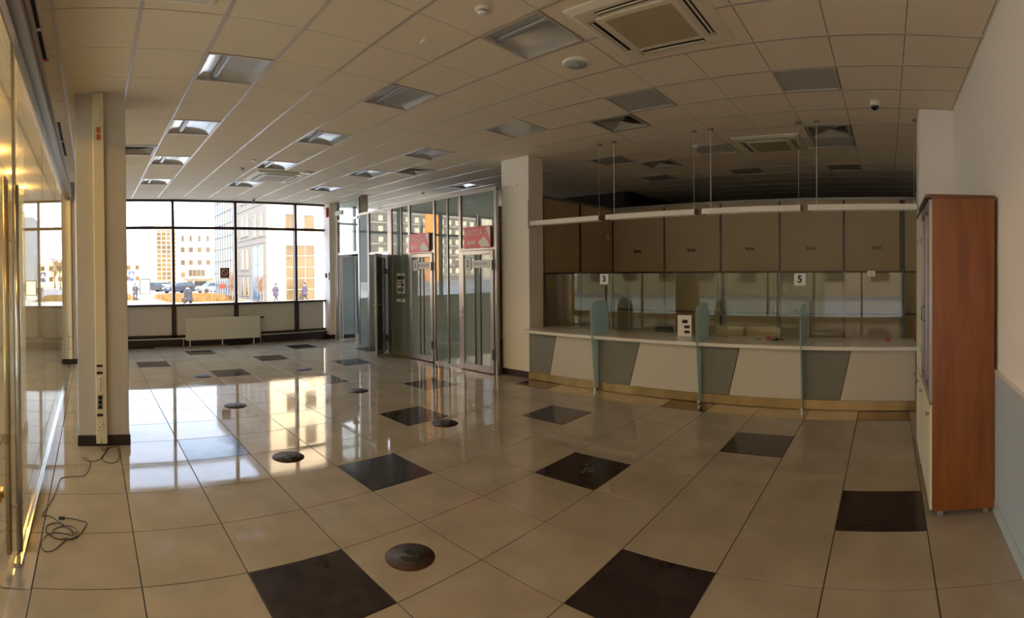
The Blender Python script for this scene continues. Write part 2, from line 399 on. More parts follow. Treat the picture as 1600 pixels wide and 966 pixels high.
# pilaster at the end of the glass wall
pl = thing('pilaster', 'narrow wall pier with a cream cable duct at the end of the glass wall', 'column', (-0.72, 7.2, 0), kind='structure')
part('shaft', MB().box(-0.86, -0.56, 7.10, 9.35, 0, 3.52), M['colg'], pl)
part('skirting', MB().box(-0.86, -0.548, 7.085, 9.35, 0, 0.10), M['base'], pl)
dq = part('cable_duct', MB().bev(-0.775, -0.64, 7.045, 7.10, 0.105, 3.45, 0.006), M['cream'], pl, 'cream cable duct')
for z in (0.30, 0.53): part('label_mark', MB().box(-0.745, -0.675, 7.043, 7.0455, z, z + 0.012), M['ink'], dq)
for k in range(4): part('label_mark', MB().box(-0.722, -0.700, 7.043, 7.0455, 0.345 + 0.044 * k, 0.370 + 0.044 * k), M['inkg'], dq)

# ------------------------------------------------------------------ street window wall
w1 = thing('window_1', 'wide street window wall with dark brown frames and panels below', 'window', (2.5, 9.35, 0), kind='structure')
XM = [-0.56, 0.11, 1.71, 3.27, 4.89, 5.72]
for k, x in enumerate(XM[1:-1]):
    part('mullion', MB().box(x - 0.032, x + 0.032, 9.27, 9.40, 1.0, 3.50), M['darkfr'], w1)
    part('lower_post', MB().box(x - 0.055, x + 0.055, 9.26, 9.38, 0.20, 1.0), M['darkfr'], w1)
part('transom', MB().box(XM[0], XM[-1], 9.285, 9.385, 2.80, 2.865), M['darkfr'], w1)
part('head_rail', MB().box(XM[0], XM[-1], 9.29, 9.38, 3.46, 3.51), M['darkfr'], w1)
part('sill', MB().bev(XM[0], XM[-1], 9.22, 9.42, 0.955, 1.005, 0.004), M['darkfr'], w1)
part('lower_rail', MB().box(XM[0], XM[-1], 9.26, 9.38, 0.20, 0.262), M['darkfr'], w1)
part('plinth', MB().box(XM[0], XM[-1], 9.20, 9.42, 0.0, 0.20), M['base'], w1)
part('conduit', MB().cyl((XM[0], 9.185, 0.175), (XM[-1], 9.185, 0.20), 0.011, n=8), M['white'], w1)
for a, b in zip(XM[:-1], XM[1:]):
    part('infill_panel', MB().box(a + 0.05, b - 0.05, 9.30, 9.40, 0.262, 0.955), M['ccream'], w1)
    part('pane', MB().box(a + 0.03, b - 0.03, 9.325, 9.335, 1.005, 2.80), G['clear'], w1)
    part('pane', MB().box(a + 0.03, b - 0.03, 9.325, 9.335, 2.865, 3.46), G['clear'], w1)
# prohibition sticker on the pane
st = thing('window_sticker', 'small square no-parking sticker on the street window', 'sticker', (2.995, 9.32, 1.63))
part('backing', MB().box(2.88, 3.11, 9.318, 9.324, 1.60, 1.86), M['signr'], st)
ring = MB()
for k in range(24):
    a0, a1 = 2 * PI * k / 24, 2 * PI * (k + 1) / 24
    ring.add([(2.995 + r * math.cos(a), 9.316, 1.75 + r * math.sin(a)) for r in (0.062, 0.082) for a in (a0, a1)], [(0, 1, 3, 2)])
part('ring', ring, M['pink'], st)
part('slash', MB().prism([(2.945, 1.79), (2.955, 1.80), (3.045, 1.71), (3.035, 1.70)], 9.315, 9.3175, 'Y'), M['pink'], st)
part('caption_bar', MB().box(2.90, 3.09, 9.3155, 9.3180, 1.612, 1.632), M['pink'], st)

# ------------------------------------------------------------------ glass wall on the left
gw = thing('glass_partition', 'frameless glass wall along the left side with steel floor channel', 'partition', (-0.70, 3.6, 0), kind='structure')
ys = [0.32, 1.95, 3.6, 5.25, 7.02]
for a, b in zip(ys[:-1], ys[1:]):
    part('pane', MB().box(-0.706, -0.694, a + 0.004, b - 0.004, 0.012, 3.22), G['part'], gw)
part('floor_channel', MB().box(-0.722, -0.708, 0.17, 7.03, 0, 0.030).box(-0.692, -0.678, 0.17, 7.03, 0, 0.030).box(-0.708, -0.692, 0.17, 7.03, 0, 0.008), M['steel'], gw)
ht = MB()
for k, (xa, za, zb) in enumerate([(-0.745, 3.16, 3.40), (-0.725, 3.20, 3.38), (-0.675, 3.19, 3.25), (-0.668, 3.27, 3.31), (-0.672, 3.33, 3.36)]):
    ht.box(xa, xa + 0.05, -3.5, 7.05, za, zb)
part('head_track', ht, M['alud'], gw)
part('fascia', MB().box(-0.76, -0.655, -3.5, 7.08, 3.38, 3.52), M['wallc'], gw)
part('floor_plate', MB().box(-0.765, -0.605, -0.02, 0.345, 0.0, 0.004), M['alud'], gw, 'scuffed steel floor plate')
# glass door with full-height handles
gd = thing('door_3', 'glass door at the near end of the glass wall with tall bar handles', 'door', (-0.71, -0.4, 0), kind='structure')
part('pane', MB().box(-0.722, -0.710, -1.10, 0.30, 0.02, 3.10), G['part'], gd)
part('edge_seal', MB().box(-0.728, -0.704, 0.300, 0.312, 0.02, 3.10), M['alu'], gd)
h = part('handle', MB().cyl((-0.755, 0.20, 0.07), (-0.755, 0.20, 2.27), 0.019, n=20), M['brassk'], gd, 'tall brass-coloured tube handle on the lobby side')  # brass colour on this tube, plain steel on the other
part('handle', MB().cyl((-0.688, 0.20, 0.09), (-0.688, 0.20, 2.22), 0.016, n=20), M['steel'], gd, 'tall dark steel tube handle on the room side')
for z in (0.35, 1.9): part('standoff', MB().cyl((-0.755, 0.20, z), (-0.688, 0.20, z), 0.007, n=10), M['steel'], h)
lk = part('lock', MB().bev(-0.735, -0.697, -0.34, -0.28, 0.60, 0.66, 0.006), M['brassk'], gd, 'brass lock')
part('keyhole', MB().lathe((-0.697, -0.31, 0.63), [(0.014, 0.0), (0.014, 0.012), (0.009, 0.014)], 12, axis='X'), M['brassk'], lk)
# linear slot diffusers
for ya, yb, lab in ((0.45, 1.50, 'black slot diffuser in the ceiling beside the near end of the glass wall'), (3.25, 4.85, 'black slot diffuser in the ceiling beside the far half of the glass wall')):
    sd = thing('slot_diffuser', lab, 'vent', (-0.62, (ya + yb) / 2, CZ))
    part('slot', MB().box(-0.635, -0.605, ya, yb, CZ - 0.006, CZ + 0.002), M['black'], sd)
    part('frame', MB().box(-0.643, -0.635, ya, yb, CZ - 0.010, CZ).box(-0.605, -0.597, ya, yb, CZ - 0.010, CZ), M['rail'], sd)
    part('clip', MB().box(-0.637, -0.603, (ya + yb) / 2 - 0.02, (ya + yb) / 2 + 0.02, CZ - 0.011, CZ - 0.005), M['white'], sd)
    part('red_tab', MB().box(-0.632, -0.590, yb - 0.02, yb + 0.02, CZ - 0.016, CZ - 0.008), M['redd'], sd)
# lobby downlights
me_dl = MB().lathe((0, 0, 0), [(0.05, -0.006), (0.095, -0.012), (0.10, -0.004), (0.10, 0.0)], 24).mesh('bezel')
for k, y in enumerate([-1.6, 0.4, 2.4, 4.4, 5.9, 7.4]):
    lab = 'round warm lobby downlight beyond the glass wall, %s from the lobby end wall' % ['sixth', 'fifth', 'fourth', 'third', 'second', 'first'][k]
    d = thing('downlight', lab, 'ceiling light', (-1.62, y, CZ), group='lobby downlights')
    local('bezel', MB().lathe((0, 0, 0), [(0.062, -0.004), (0.095, -0.012), (0.10, -0.002)], 24), M['white'], d)
    local('glow', MB().lathe((0, 0, 0), [(0.062, -0.012), (0.060, -0.006)], 24), M['lamp'], d)
    L = bpy.data.lights.new('bulb', 'POINT'); L.energy = 17; L.color = (1.0, 0.52, 0.15); L.shadow_soft_size = 0.06
    lo = bpy.data.objects.new('bulb', L); COL.objects.link(lo); lo.parent = d; lo.location = (0, 0, -0.10)

# cable duct with sockets on the free-standing column
cd = thing('cable_duct', 'tall cream cable duct with sockets on the free-standing column', 'cable duct', (-0.165, 2.30, 0))
part('duct', MB().bev(-0.225, -0.115, 2.285, 2.33, 0.03, 3.50, 0.006), M['cream'], cd)
for z in (0.79, 0.72, 0.305): part('blank_cover', MB().box(-0.215, -0.155, 2.279, 2.286, z, z + 0.024), M['base'], cd)
part('breaker_strip', MB().bev(-0.205, -0.16, 2.278, 2.286, 0.55, 0.70, 0.002), M['white'], cd)
for k in range(5): part('breaker', MB().box(-0.185, -0.172, 2.272, 2.279, 0.565 + k * 0.027, 0.578 + k * 0.027), M['inkg'], cd)
sb = part('socket_block', MB().bev(-0.208, -0.158, 2.276, 2.286, 0.375, 0.515, 0.003), M['alud'], cd, 'grey block of three sockets')
for z in (0.40, 0.445, 0.49): part('socket', MB().lathe((-0.183, 2.275, z), [(0.019, 0.0), (0.016, -0.003), (0.010, 0.0)], 14, axis='Y'), M['dark'], sb)
for z in (0.245, 0.195): part('socket', MB().lathe((-0.183, 2.284, z), [(0.024, 0.0), (0.022, -0.008), (0.014, -0.009), (0.012, -0.002)], 16, axis='Y'), M['white'], cd)
for z in (3.13, 3.06): part('red_socket', MB().bev(-0.188, -0.148, 2.277, 2.286, z - 0.028, z + 0.028, 0.004), M['orange'], cd)
for z in (3.25, 3.31): part('socket', MB().lathe((-0.168, 2.284, z), [(0.022, 0.0), (0.020, -0.007), (0.012, -0.008)], 14, axis='Y'), M['white'], cd)
# cable on the floor
A = [(-0.18, 2.27, 0.085), (-0.172, 2.20, 0.02), (-0.165, 2.17, 0.0), (-0.042, 2.28, 0.0), (-0.013, 2.093, 0), (-0.035, 1.891, 0), (-0.097, 1.837, 0), (-0.166, 1.901, 0), (-0.175, 1.978, 0), (-0.119, 2.185, 0), (-0.113, 2.27, 0), (-0.163, 2.04, 0), (-0.215, 1.918, 0), (-0.292, 1.885, 0), (-0.341, 1.923, 0), (-0.353, 1.969, 0), (-0.331, 1.978, 0), (-0.297, 1.892, 0), (-0.291, 1.761, 0), (-0.326, 1.572, 0), (-0.391, 1.535, 0), (-0.511, 1.521, 0), (-0.538, 1.458, 0), (-0.553, 1.246, 0), (-0.577, 1.075, 0), (-0.625, 0.832, 0), (-0.582, 0.826, 0), (-0.529, 0.785, 0), (-0.474, 0.702, 0), (-0.414, 0.631, 0), (-0.372, 0.569, 0), (-0.39, 0.523, 0), (-0.439, 0.505, 0), (-0.51, 0.527, 0), (-0.537, 0.572, 0), (-0.526, 0.635, 0), (-0.481, 0.68, 0), (-0.424, 0.687, 0), (-0.382, 0.639, 0), (-0.374, 0.569, 0), (-0.401, 0.512, 0), (-0.433, 0.523, 0), (-0.486, 0.518, 0), (-0.552, 0.563, 0), (-0.581, 0.624, 0), (-0.575, 0.689, 0), (-0.533, 0.725, 0), (-0.474, 0.71, 0), (-0.423, 0.646, 0), (-0.396, 0.561, 0), (-0.443, 0.575, 0), (-0.507, 0.599, 0), (-0.56, 0.57, 0), (-0.591, 0.486, 0), (-0.588, 0.414, 0), (-0.557, 0.361, 0), (-0.513, 0.371, 0), (-0.474, 0.442, 0), (-0.432, 0.508, 0), (-0.386, 0.524, 0), (-0.349, 0.584, 0), (-0.308, 0.72, 0), (-0.328, 0.745, 0), (-0.379, 0.78, 0), (-0.429, 0.797, 0), (-0.465, 0.794, 0)]
def smooth(pts, n=4):
    P = [Vector(p) for p in pts]; o = []
    for i in range(len(P) - 1):
        p0, p1, p2, p3 = P[max(i - 1, 0)], P[i], P[i + 1], P[min(i + 2, len(P) - 1)]
        for k in range(n):
            t = k / n
            o.append(0.5 * ((2 * p1) + (-p0 + p2) * t + (2 * p0 - 5 * p1 + 4 * p2 - p3) * t * t + (-p0 + 3 * p1 - 3 * p2 + p3) * t ** 3))
    return o + [P[-1]]
pts = smooth([(x, y, z + 0.0035 + 0.002 * (k % 3)) for k, (x, y, z) in enumerate(A)])
cb = thing('power_cord', 'thin brown cord looped on the floor below the free-standing column', 'cord', (-0.4, 1.2, 0))
part('wire', MB().tube(pts, 0.0032), M['cable'], cb)
part('plug', MB().bev(-0.505, -0.460, 0.780, 0.806, 0.001, 0.018, 0.004), M['dark'], cb)

# ------------------------------------------------------------------ cash office partition (X = 5.71)
KX = 5.71
kp = thing('cash_office_partition', 'glazed grey-green partition of the two cash offices', 'partition', (KX, 4.5, 0), kind='structure')
def kpan(ya, yb, za, zb, m_='kglass'): part('glass_panel', MB().box(KX, KX + 0.012, ya, yb, za, zb), M[m_], kp)
def kbar(y, w_=0.04, z0=0.0, z1=3.05, nm='frame_post'): part(nm, MB().box(KX - 0.022, KX + 0.035, y - w_ / 2, y + w_ / 2, z0, z1), M['alu'], kp)
kpan(3.08, 3.88, 2.10, 3.02); kpan(3.98, 4.26, 0.04, 3.02); kpan(4.28, 4.63, 0.04, 3.02)
kpan(4.68, 5.42, 2.11, 3.02); kpan(5.50, 6.08, 0.04, 3.02)
for y, w_ in ((3.055, 0.05), (3.93, 0.06), (4.27, 0.02), (4.66, 0.05), (5.455, 0.07), (5.73, 0.02), (6.10, 0.04)): kbar(y, w_)
part('head_rail', MB().box(KX - 0.025, KX + 0.04, 3.03, 6.12, 3.02, 3.08), M['alu'], kp)
part('floor_rail', MB().box(KX - 0.02, KX + 0.035, 3.96, 4.64, 0, 0.04).box(KX - 0.02, KX + 0.035, 5.49, 6.08, 0, 0.04), M['alu'], kp)
part('door_head', MB().box(KX - 0.02, KX + 0.035, 3.08, 3.90, 2.055, 2.10), M['alu'], kp)
part('door_head', MB().box(KX - 0.02, KX + 0.035, 4.68, 5.42, 2.06, 2.11), M['alu'], kp)

def cash_door(n, ya, yb, z1, label, num, cap, hy, grp):
    """aluminium framed door with a filmed glass pane, dark bars behind it, handle, hinges and two paper signs"""
    d = thing('door_%d' % n, label, 'door', (KX, (ya + yb) / 2, 0), kind='structure')
    X0, X1 = KX - 0.045, KX + 0.01
    fw = 0.075
    part('frame', MB().bev(X0, X1, ya, ya + fw, 0.01, z1, 0.006).bev(X0, X1, yb - fw, yb, 0.01, z1, 0.006)
         .bev(X0, X1, ya + fw, yb - fw, z1 - fw, z1, 0.006).bev(X0, X1, ya + fw, yb - fw, 0.01, 0.12, 0.006), M['alu'], d)
    part('pane', MB().box(KX - 0.018, KX - 0.008, ya + fw, yb - fw, 0.12, z1 - fw), M['kglassd'], d)
    iw = yb - ya - 2 * fw
    for t in (0.42, 0.62):
        y = yb - fw - iw * t
        part('bar', MB().box(KX - 0.024, KX - 0.018, y - 0.016, y + 0.016, 0.12, z1 - fw), M['dark'], d)
    hp = part('handle_plate', MB().bev(X0 - 0.008, X0, hy - 0.016, hy + 0.016, 0.86, 1.10, 0.003), M['alu'], d)
    part('handle', MB().tube([(X0 - 0.005, hy, 1.03), (X0 - 0.05, hy, 1.03), (X0 - 0.055, hy + 0.02 * (1 if hy < (ya + yb) / 2 else -1), 1.03), (X0 - 0.055, hy + 0.12 * (1 if hy < (ya + yb) / 2 else -1), 1.03)], 0.009, 8), M['steel'], hp)
    part('keyhole', MB().lathe((X0 - 0.008, hy, 0.90), [(0.012, 0.0), (0.010, -0.006)], 12, axis='X'), M['brassk'], hp)
    yh = ya + 0.01 if hy > (ya + yb) / 2 else yb - 0.01
    for z in (0.25, 1.72): part('hinge', MB().cyl((X0 - 0.008, yh, z), (X0 - 0.008, yh, z + 0.16), 0.012, n=10), M['dark'], d)
    s1 = part('number_sign', MB().box(KX - 0.030, KX - 0.0245, yb - fw - 0.175, yb - fw - 0.015, 1.72, 1.93), M['whitep'], d)
    text('numeral', num, 0.15, (KX - 0.031, yb - fw - 0.095, 1.825), ROT_MX, M['ink'], s1)
    s2 = part('name_sign', MB().box(KX - 0.030, KX - 0.0245, ya + fw + 0.015, yb - fw - 0.195, 1.755, 1.885), M['whitep'], d)
    text('lettering', cap, 0.062, (KX - 0.031, (ya + fw + 0.015 + yb - fw - 0.195) / 2, 1.82), ROT_MX, M['inkg'], s2)
    return d
cash_door(1, 3.09, 3.89, 2.05, 'aluminium and glass door of cash office two, next to the white column', '2', 'КАССА №2', 3.855, None)
cash_door(2, 4.69, 5.41, 2.05, 'aluminium and glass door of cash office one, half in shade', '1', 'КАССА №1', 5.375, None)

def red_sign(yc, z, label, num):
    s_ = thing('cash_sign', label, 'sign', (KX - 0.05, yc, z), group=None)
    hw, hh = 0.325, 0.18
    part('board', MB().bev(KX - 0.055, KX - 0.035, yc - hw, yc + hw, z - hh, z + hh, 0.003), M['red'], s_)
    part('hanger', MB().box(KX - 0.034, KX - 0.026, yc - 0.012, yc + 0.012, z + hh - 0.01, z + hh + 0.20), M['alu'], s_)
    X = KX - 0.0565
    # board axis: picture right = -Y
    Y = lambda u: yc + hw - u * 2 * hw
    Z = lambda v: z - hh + v * 2 * hh
    part('white_card', MB().prism([(Y(0.54), Z(0.26)), (Y(0.76), Z(0.54)), (Y(0.90), Z(0.30)), (Y(0.99), Z(0.06)), (Y(0.66), Z(0.05))], X, X + 0.0012, 'X'), M['pink'], s_)
    part('white_corner', MB().prism([(Y(0.85), Z(0.97)), (Y(0.99), Z(0.98)), (Y(0.99), Z(0.30))], X, X + 0.0012, 'X'), M['pink'], s_)
    text('lettering', 'КАССА ' + num, 0.135, (X, Y(0.45), Z(0.71)), ROT_MX, M['pink'], s_)
    part('emblem', MB().box(X, X + 0.001, Y(0.14), Y(0.24), Z(0.18), Z(0.34)), M['pink'], s_)
    for k in range(3): part('small_print', MB().box(X, X + 0.001, Y(0.27), Y(0.46), Z(0.20 + k * 0.06), Z(0.225 + k * 0.06)), M['pink'], s_)
red_sign(3.46, 2.27, 'red cash desk sign lettered 2 above the door next to the white column', '2')
red_sign(5.09, 2.26, 'red cash desk sign lettered 1 above the further cash office door', '1')

ps = thing('notice', 'framed paper notice on the shaded glass left of cash door one', 'notice', (KX, 5.78, 1.47))
part('sheet', MB().box(KX - 0.008, KX - 0.003, 5.64, 5.92, 1.27, 1.68), M['whitep'], ps)
for k, (a, b, c_, d_) in enumerate([(0.05, 0.95, 0.68, 0.86), (0.08, 0.35, 0.52, 0.62), (0.45, 0.9, 0.54, 0.60), (0.08, 0.6, 0.40, 0.47), (0.7, 0.92, 0.34, 0.48), (0.1, 0.9, 0.08, 0.26)]):
    part('printed_block', MB().box(KX - 0.0092, KX - 0.008, 5.92 - a * 0.28, 5.92 - b * 0.28, 1.27 + c_ * 0.41, 1.27 + d_ * 0.41), M['ink' if k % 2 == 0 else 'inkg'], ps)
solo('paper_strip', MB().box(KX - 0.008, KX - 0.003, 5.63, 5.93, 1.09, 1.15), M['whitep'], 'narrow blank paper strip below the framed notice', 'notice', (KX, 5.78, 1.12))
solo('paper_square', MB().box(KX - 0.008, KX - 0.003, 4.00, 4.10, 1.80, 1.90), M['whitep'], 'small white paper square on the glass between the two cash doors', 'notice', (KX, 4.05, 1.85))

# walls hidden behind the cash offices
S('wall_cash_back', MB().box(6.2, 10.0, 2.93, 3.04, 0, 3.0), M['opanel'], 'back wall dividing the cash offices from the service area', 'wall', (8, 3, 0))
S('wall_cash_side', MB().box(5.74, 9.8, 6.08, 6.14, 0, 3.0), M['wallc'], 'side wall dividing the cash offices from the entrance vestibule', 'wall', (8, 6.1, 0))

# ------------------------------------------------------------------ entrance vestibule
vp = thing('vestibule_partition', 'aluminium framed glass screen of the entrance with transoms', 'partition', (5.86, 7.5, 0), kind='structure')
VX = 5.88
part('frame_post', MB().box(VX - 0.04, VX + 0.04, 8.80, 8.90, 0, 3.5), M['alu'], vp)
part('frame_post', MB().box(VX - 0.03, VX + 0.03, 7.70, 7.76, 0, 3.5), M['alu'], vp)
part('wall_stub', MB().box(VX - 0.03, VX + 0.03, 8.90, 9.0, 0, 3.5), M['wallw'], vp)
part('transom', MB().box(VX - 0.03, VX + 0.03, 7.76, 8.80, 2.15, 2.22), M['alu'], vp)
part('upper_transom', MB().box(VX - 0.03, VX + 0.03, 7.60, 8.80, 3.0, 3.05), M['alu'], vp)
part('pane', MB().box(VX - 0.005, VX + 0.005, 7.76, 8.80, 2.22, 3.0), G['tran'], vp)
part('pane', MB().box(VX - 0.005, VX + 0.005, 7.60, 8.80, 3.05, 3.5), G['tran'], vp)
part('pane', MB().box(VX - 0.005, VX + 0.005, 7.62, 7.70, 0.02, 3.0), G['tran'], vp)
# second bay between round column and cash offices
part('filmed_panel', MB().box(KX, KX + 0.012, 7.02, 7.42, 0.03, 3.02), M['kglass'], vp)
part('filmed_panel', MB().box(KX, KX + 0.012, 6.12, 7.02, 2.15, 3.02), M['kglass'], vp)
part('head_rail', MB().box(KX - 0.02, KX + 0.03, 6.12, 7.45, 3.02, 3.07), M['alu'], vp)
part('frame_post', MB().box(KX - 0.025, KX + 0.035, 6.98, 7.06, 0, 3.02), M['alud'], vp)
part('frame_post', MB().box(KX - 0.025, KX + 0.035, 6.12, 6.22, 0, 3.02), M['alu'], vp)
part('transom', MB().box(KX - 0.02, KX + 0.03, 6.22, 6.98, 2.10, 2.15), M['alu'], vp)
part('side_screen', MB().box(5.75, 8.0, 7.00, 7.03, 0.05, 2.10), M['kglassd'], vp)
part('side_screen_rail', MB().box(5.75, 8.0, 6.985, 7.0, 1.32, 1.38).box(5.75, 8.0, 6.985, 7.03, 0, 0.05), M['alud'], vp)
rc = thing('column', 'round brushed steel column at the entrance', 'column', (5.88, 7.50, 0), kind='structure')
part('shaft', MB().cyl((5.88, 7.50, 0), (5.88, 7.50, 3.51), 0.095, n=32), M['steel'], rc)
rc2 = thing('column', 'second round steel column deeper behind the entrance', 'column', (8.1, 7.75, 0), kind='structure')
part('shaft', MB().cyl((8.1, 7.75, 0), (8.1, 7.75, 3.51), 0.11, n=24), M['alud'], rc2)
# open door leaves
d4 = thing('door_4', 'grey glass entrance door leaf standing open inside the vestibule', 'door', (5.93, 8.74, 0), kind='structure')
part('leaf_panel', MB().box(5.93, 6.30, 8.72, 8.75, 0.12, 2.12), M['kglass'], d4)
part('frame', MB().box(5.90, 5.95, 8.70, 8.77, 0.02, 2.14).box(6.28, 6.33, 8.70, 8.77, 0.02, 2.14).box(5.95, 6.28, 8.70, 8.77, 2.10, 2.14), M['alu'], d4)
part('kick_plate', MB().box(5.95, 6.28, 8.70, 8.77, 0.02, 0.12), M['base'], d4)
part('door_closer', MB().bev(6.18, 6.46, 8.60, 8.70, 2.13, 2.19, 0.01).bev(6.40, 6.50, 8.52, 8.62, 2.15, 2.24, 0.01), M['dark'], d4)
d6 = thing('door_6', 'narrow aluminium outer door seen through the entrance opening', 'door', (6.62, 9.0, 0), kind='structure')
part('frame', MB().box(6.42, 6.47, 8.95, 9.02, 0.02, 2.14).box(6.55, 6.60, 8.95, 9.02, 0.02, 2.14).box(6.42, 6.60, 8.95, 9.02, 2.10, 2.14).box(6.42, 6.60, 8.95, 9.02, 0.02, 0.10), M['alu'], d6)
part('pane', MB().box(6.47, 6.55, 8.98, 8.99, 0.10, 2.10), M['kglassd'], d6)
def swung_leaf():
    hx, hyy = KX - 0.04, 6.30
    tip = (5.22, 5.93)
    L_ = math.hypot(tip[0] - hx, tip[1] - hyy); ang = math.atan2(tip[1] - hyy, tip[0] - hx)
    d = thing('door_5', 'dark framed glass door leaf swung open into the hall beside the cash offices', 'door', (hx, hyy, 0), ang, kind='structure')
    L_ = 0.66
    local('frame', MB().bev(0, 0.07, -0.02, 0.02, 0.02, 2.08, 0.004).bev(L_ - 0.07, L_, -0.02, 0.02, 0.02, 2.08, 0.004).bev(0.07, L_ - 0.07, -0.02, 0.02, 2.0, 2.08, 0.004).bev(0.07, L_ - 0.07, -0.02, 0.02, 0.02, 0.12, 0.004), M['alud'], d)
    local('pane', MB().box(0.07, L_ - 0.07, -0.006, 0.006, 0.12, 2.0), M['leafg'], d)
    for sy in (-1, 1):
        hp = local('handle_plate', MB().bev(L_ - 0.05, L_ - 0.02, sy * 0.02, sy * 0.028, 0.90, 1.12, 0.002) if sy > 0 else MB().bev(L_ - 0.05, L_ - 0.02, -0.028, -0.02, 0.90, 1.12, 0.002), M['brassk'], d)
        local('handle', MB().tube([(L_ - 0.035, sy * 0.026, 1.05), (L_ - 0.035, sy * 0.07, 1.05), (L_ - 0.15, sy * 0.075, 1.05)], 0.009, 8), M['brassk'], hp)
    for z in (0.32, 1.72): local('hinge', MB().bev(-0.03, 0.09, 0.018, 0.05, z - 0.05, z + 0.06, 0.006), M['dark'], d)
swung_leaf()
# facade continuing behind the vestibule and cash offices
wf = thing('window_3', 'entrance facade glazing continuing right of the street windows', 'window', (8, 9.35, 0), kind='structure')
XF = [5.93, 6.66, 7.5, 8.7, 9.94]
for x in XF[1:]: part('mullion', MB().box(x - 0.03, x + 0.03, 9.29, 9.39, 0.1, 3.5), M['alud'], wf)
part('transom', MB().box(XF[0], XF[-1], 9.29, 9.38, 2.15, 2.21).box(XF[0], XF[-1], 9.29, 9.38, 0.0, 0.10).box(XF[0], XF[-1], 9.29, 9.38, 3.0, 3.05), M['alud'], wf)
for a, b in zip(XF[:-1], XF[1:]):
    part('pane', MB().box(a + 0.03, b - 0.03, 9.33, 9.34, 0.10, 2.15), G['clear'], wf); part('pane', MB().box(a + 0.03, b - 0.03, 9.33, 9.34, 2.21, 3.0), G['clear'], wf); part('pane', MB().box(a + 0.03, b - 0.03, 9.33, 9.34, 3.05, 3.5), G['clear'], wf)
wg = thing('window_4', 'side facade glazing of the entrance vestibule', 'window', (10, 6, 0), kind='structure')
for y in (7.2, 9.32): part('mullion', MB().box(9.94, 10.02, y - 0.03, y + 0.03, 0, 3.5), M['alud'], wg)
for a, b in ((7.2, 9.32),): part('pane', MB().box(9.97, 9.98, a + 0.03, b - 0.03, 1.0, 3.5), G['clear'], wg)
part('sill_wall', MB().box(9.94, 10.05, 7.17, 9.35, 0, 1.0), M['wallc'], wg)
S('wall_outer_blocker', MB().box(9.94, 10.05, 3.04, 7.17, 0, 3.52), M['plenum'], 'dark wall added behind the cash offices to block facade light', 'wall', (10, 5, 0))  # added in place of glazing to block daylight, shade put into its dark colour
S('wall_outer_end', MB().box(10.0, 13.0, 2.92, 3.04, 0, 3.95), M['plenum'], 'wall closing the plenum behind the back office, its darkness put into the colour', 'wall', (11.5, 3, 0))  # plenum gloom put into the wall colour

# small fittings by the entrance
al = thing('alarm_sounder', 'red fire alarm sounder high on the pier by the entrance', 'alarm', (5.70, 9.05, 3.3))
part('body', MB().bev(5.655, 5.72, 9.02, 9.12, 3.15, 3.40, 0.015), M['redd'], al)
part('lens', MB().bev(5.64, 5.66, 9.04, 9.10, 3.26, 3.36, 0.006), M['white'], al)
ex = thing('exit_sign', 'small green and white exit sign by the entrance post', 'sign', (5.80, 8.70, 3.22))
part('housing', MB().bev(5.78, 5.83, 8.42, 8.80, 3.16, 3.27, 0.005), M['white'], ex)
part('face', MB().box(5.777, 5.781, 8.44, 8.62, 3.175, 3.255), M['green'], ex)
ac_ = thing('intercom', 'small dark and white entry intercom on the pier beside the sill', 'intercom', (5.71, 9.1, 1.62))
part('body', MB().bev(5.69, 5.72, 9.02, 9.10, 1.52, 1.72, 0.005), M['white'], ac_)
part('camera_eye', MB().bev(5.675, 5.72, 9.14, 9.22, 1.58, 1.70, 0.008), M['dark'], ac_)
solo('wall_switch', MB().bev(5.775, 5.788, 8.995, 9.0, 1.88, 1.96, 0.001).bev(5.81, 5.88, 8.988, 9.0, 1.88, 1.96, 0.003), M['white'], 'white light switch above the intercom on the entrance pier', 'switch', (5.84, 9.0, 1.92))

# ------------------------------------------------------------------ service counter
ct = thing('service_counter', 'long service counter with white top, grey and cream slanted front panels', 'counter', (5.9, -0.3, 0))
part('worktop', MB().bev(5.65, 6.45, -3.10, 2.455, 0.740, 0.785, 0.004), M['top'], ct)
part('carcass', MB().box(5.815, 5.90, -3.09, 2.45, 0.02, 0.74), M['edge'], ct)
part('kick_plate', MB().box(5.790, 5.815, -3.09, 2.45, 0.005, 0.118), M['brass'], ct, 'brushed brass-coloured kick plate')
CXF = 5.800
secs = [(2.44, 1.155, 1.90, 2.03), (1.135, -0.405, 0.478, 0.645), (-0.425, -1.715, -0.925, -0.775), (-1.735, -3.08, -2.31, -2.17)]
for a, b, tt, bb in secs:
    part('grey_panel', MB().prism([(a, 0.12), (a, 0.735), (tt + 0.006, 0.735), (bb + 0.006, 0.12)], CXF, CXF + 0.015, 'X'), M['cgrey'], ct, 'grey slanted front panel')
    part('cream_panel', MB().prism([(tt - 0.006, 0.735), (bb - 0.006, 0.12), (b, 0.12), (b, 0.735)], CXF - 0.002, CXF + 0.015, 'X'), M['ccream'], ct, 'cream slanted front panel')
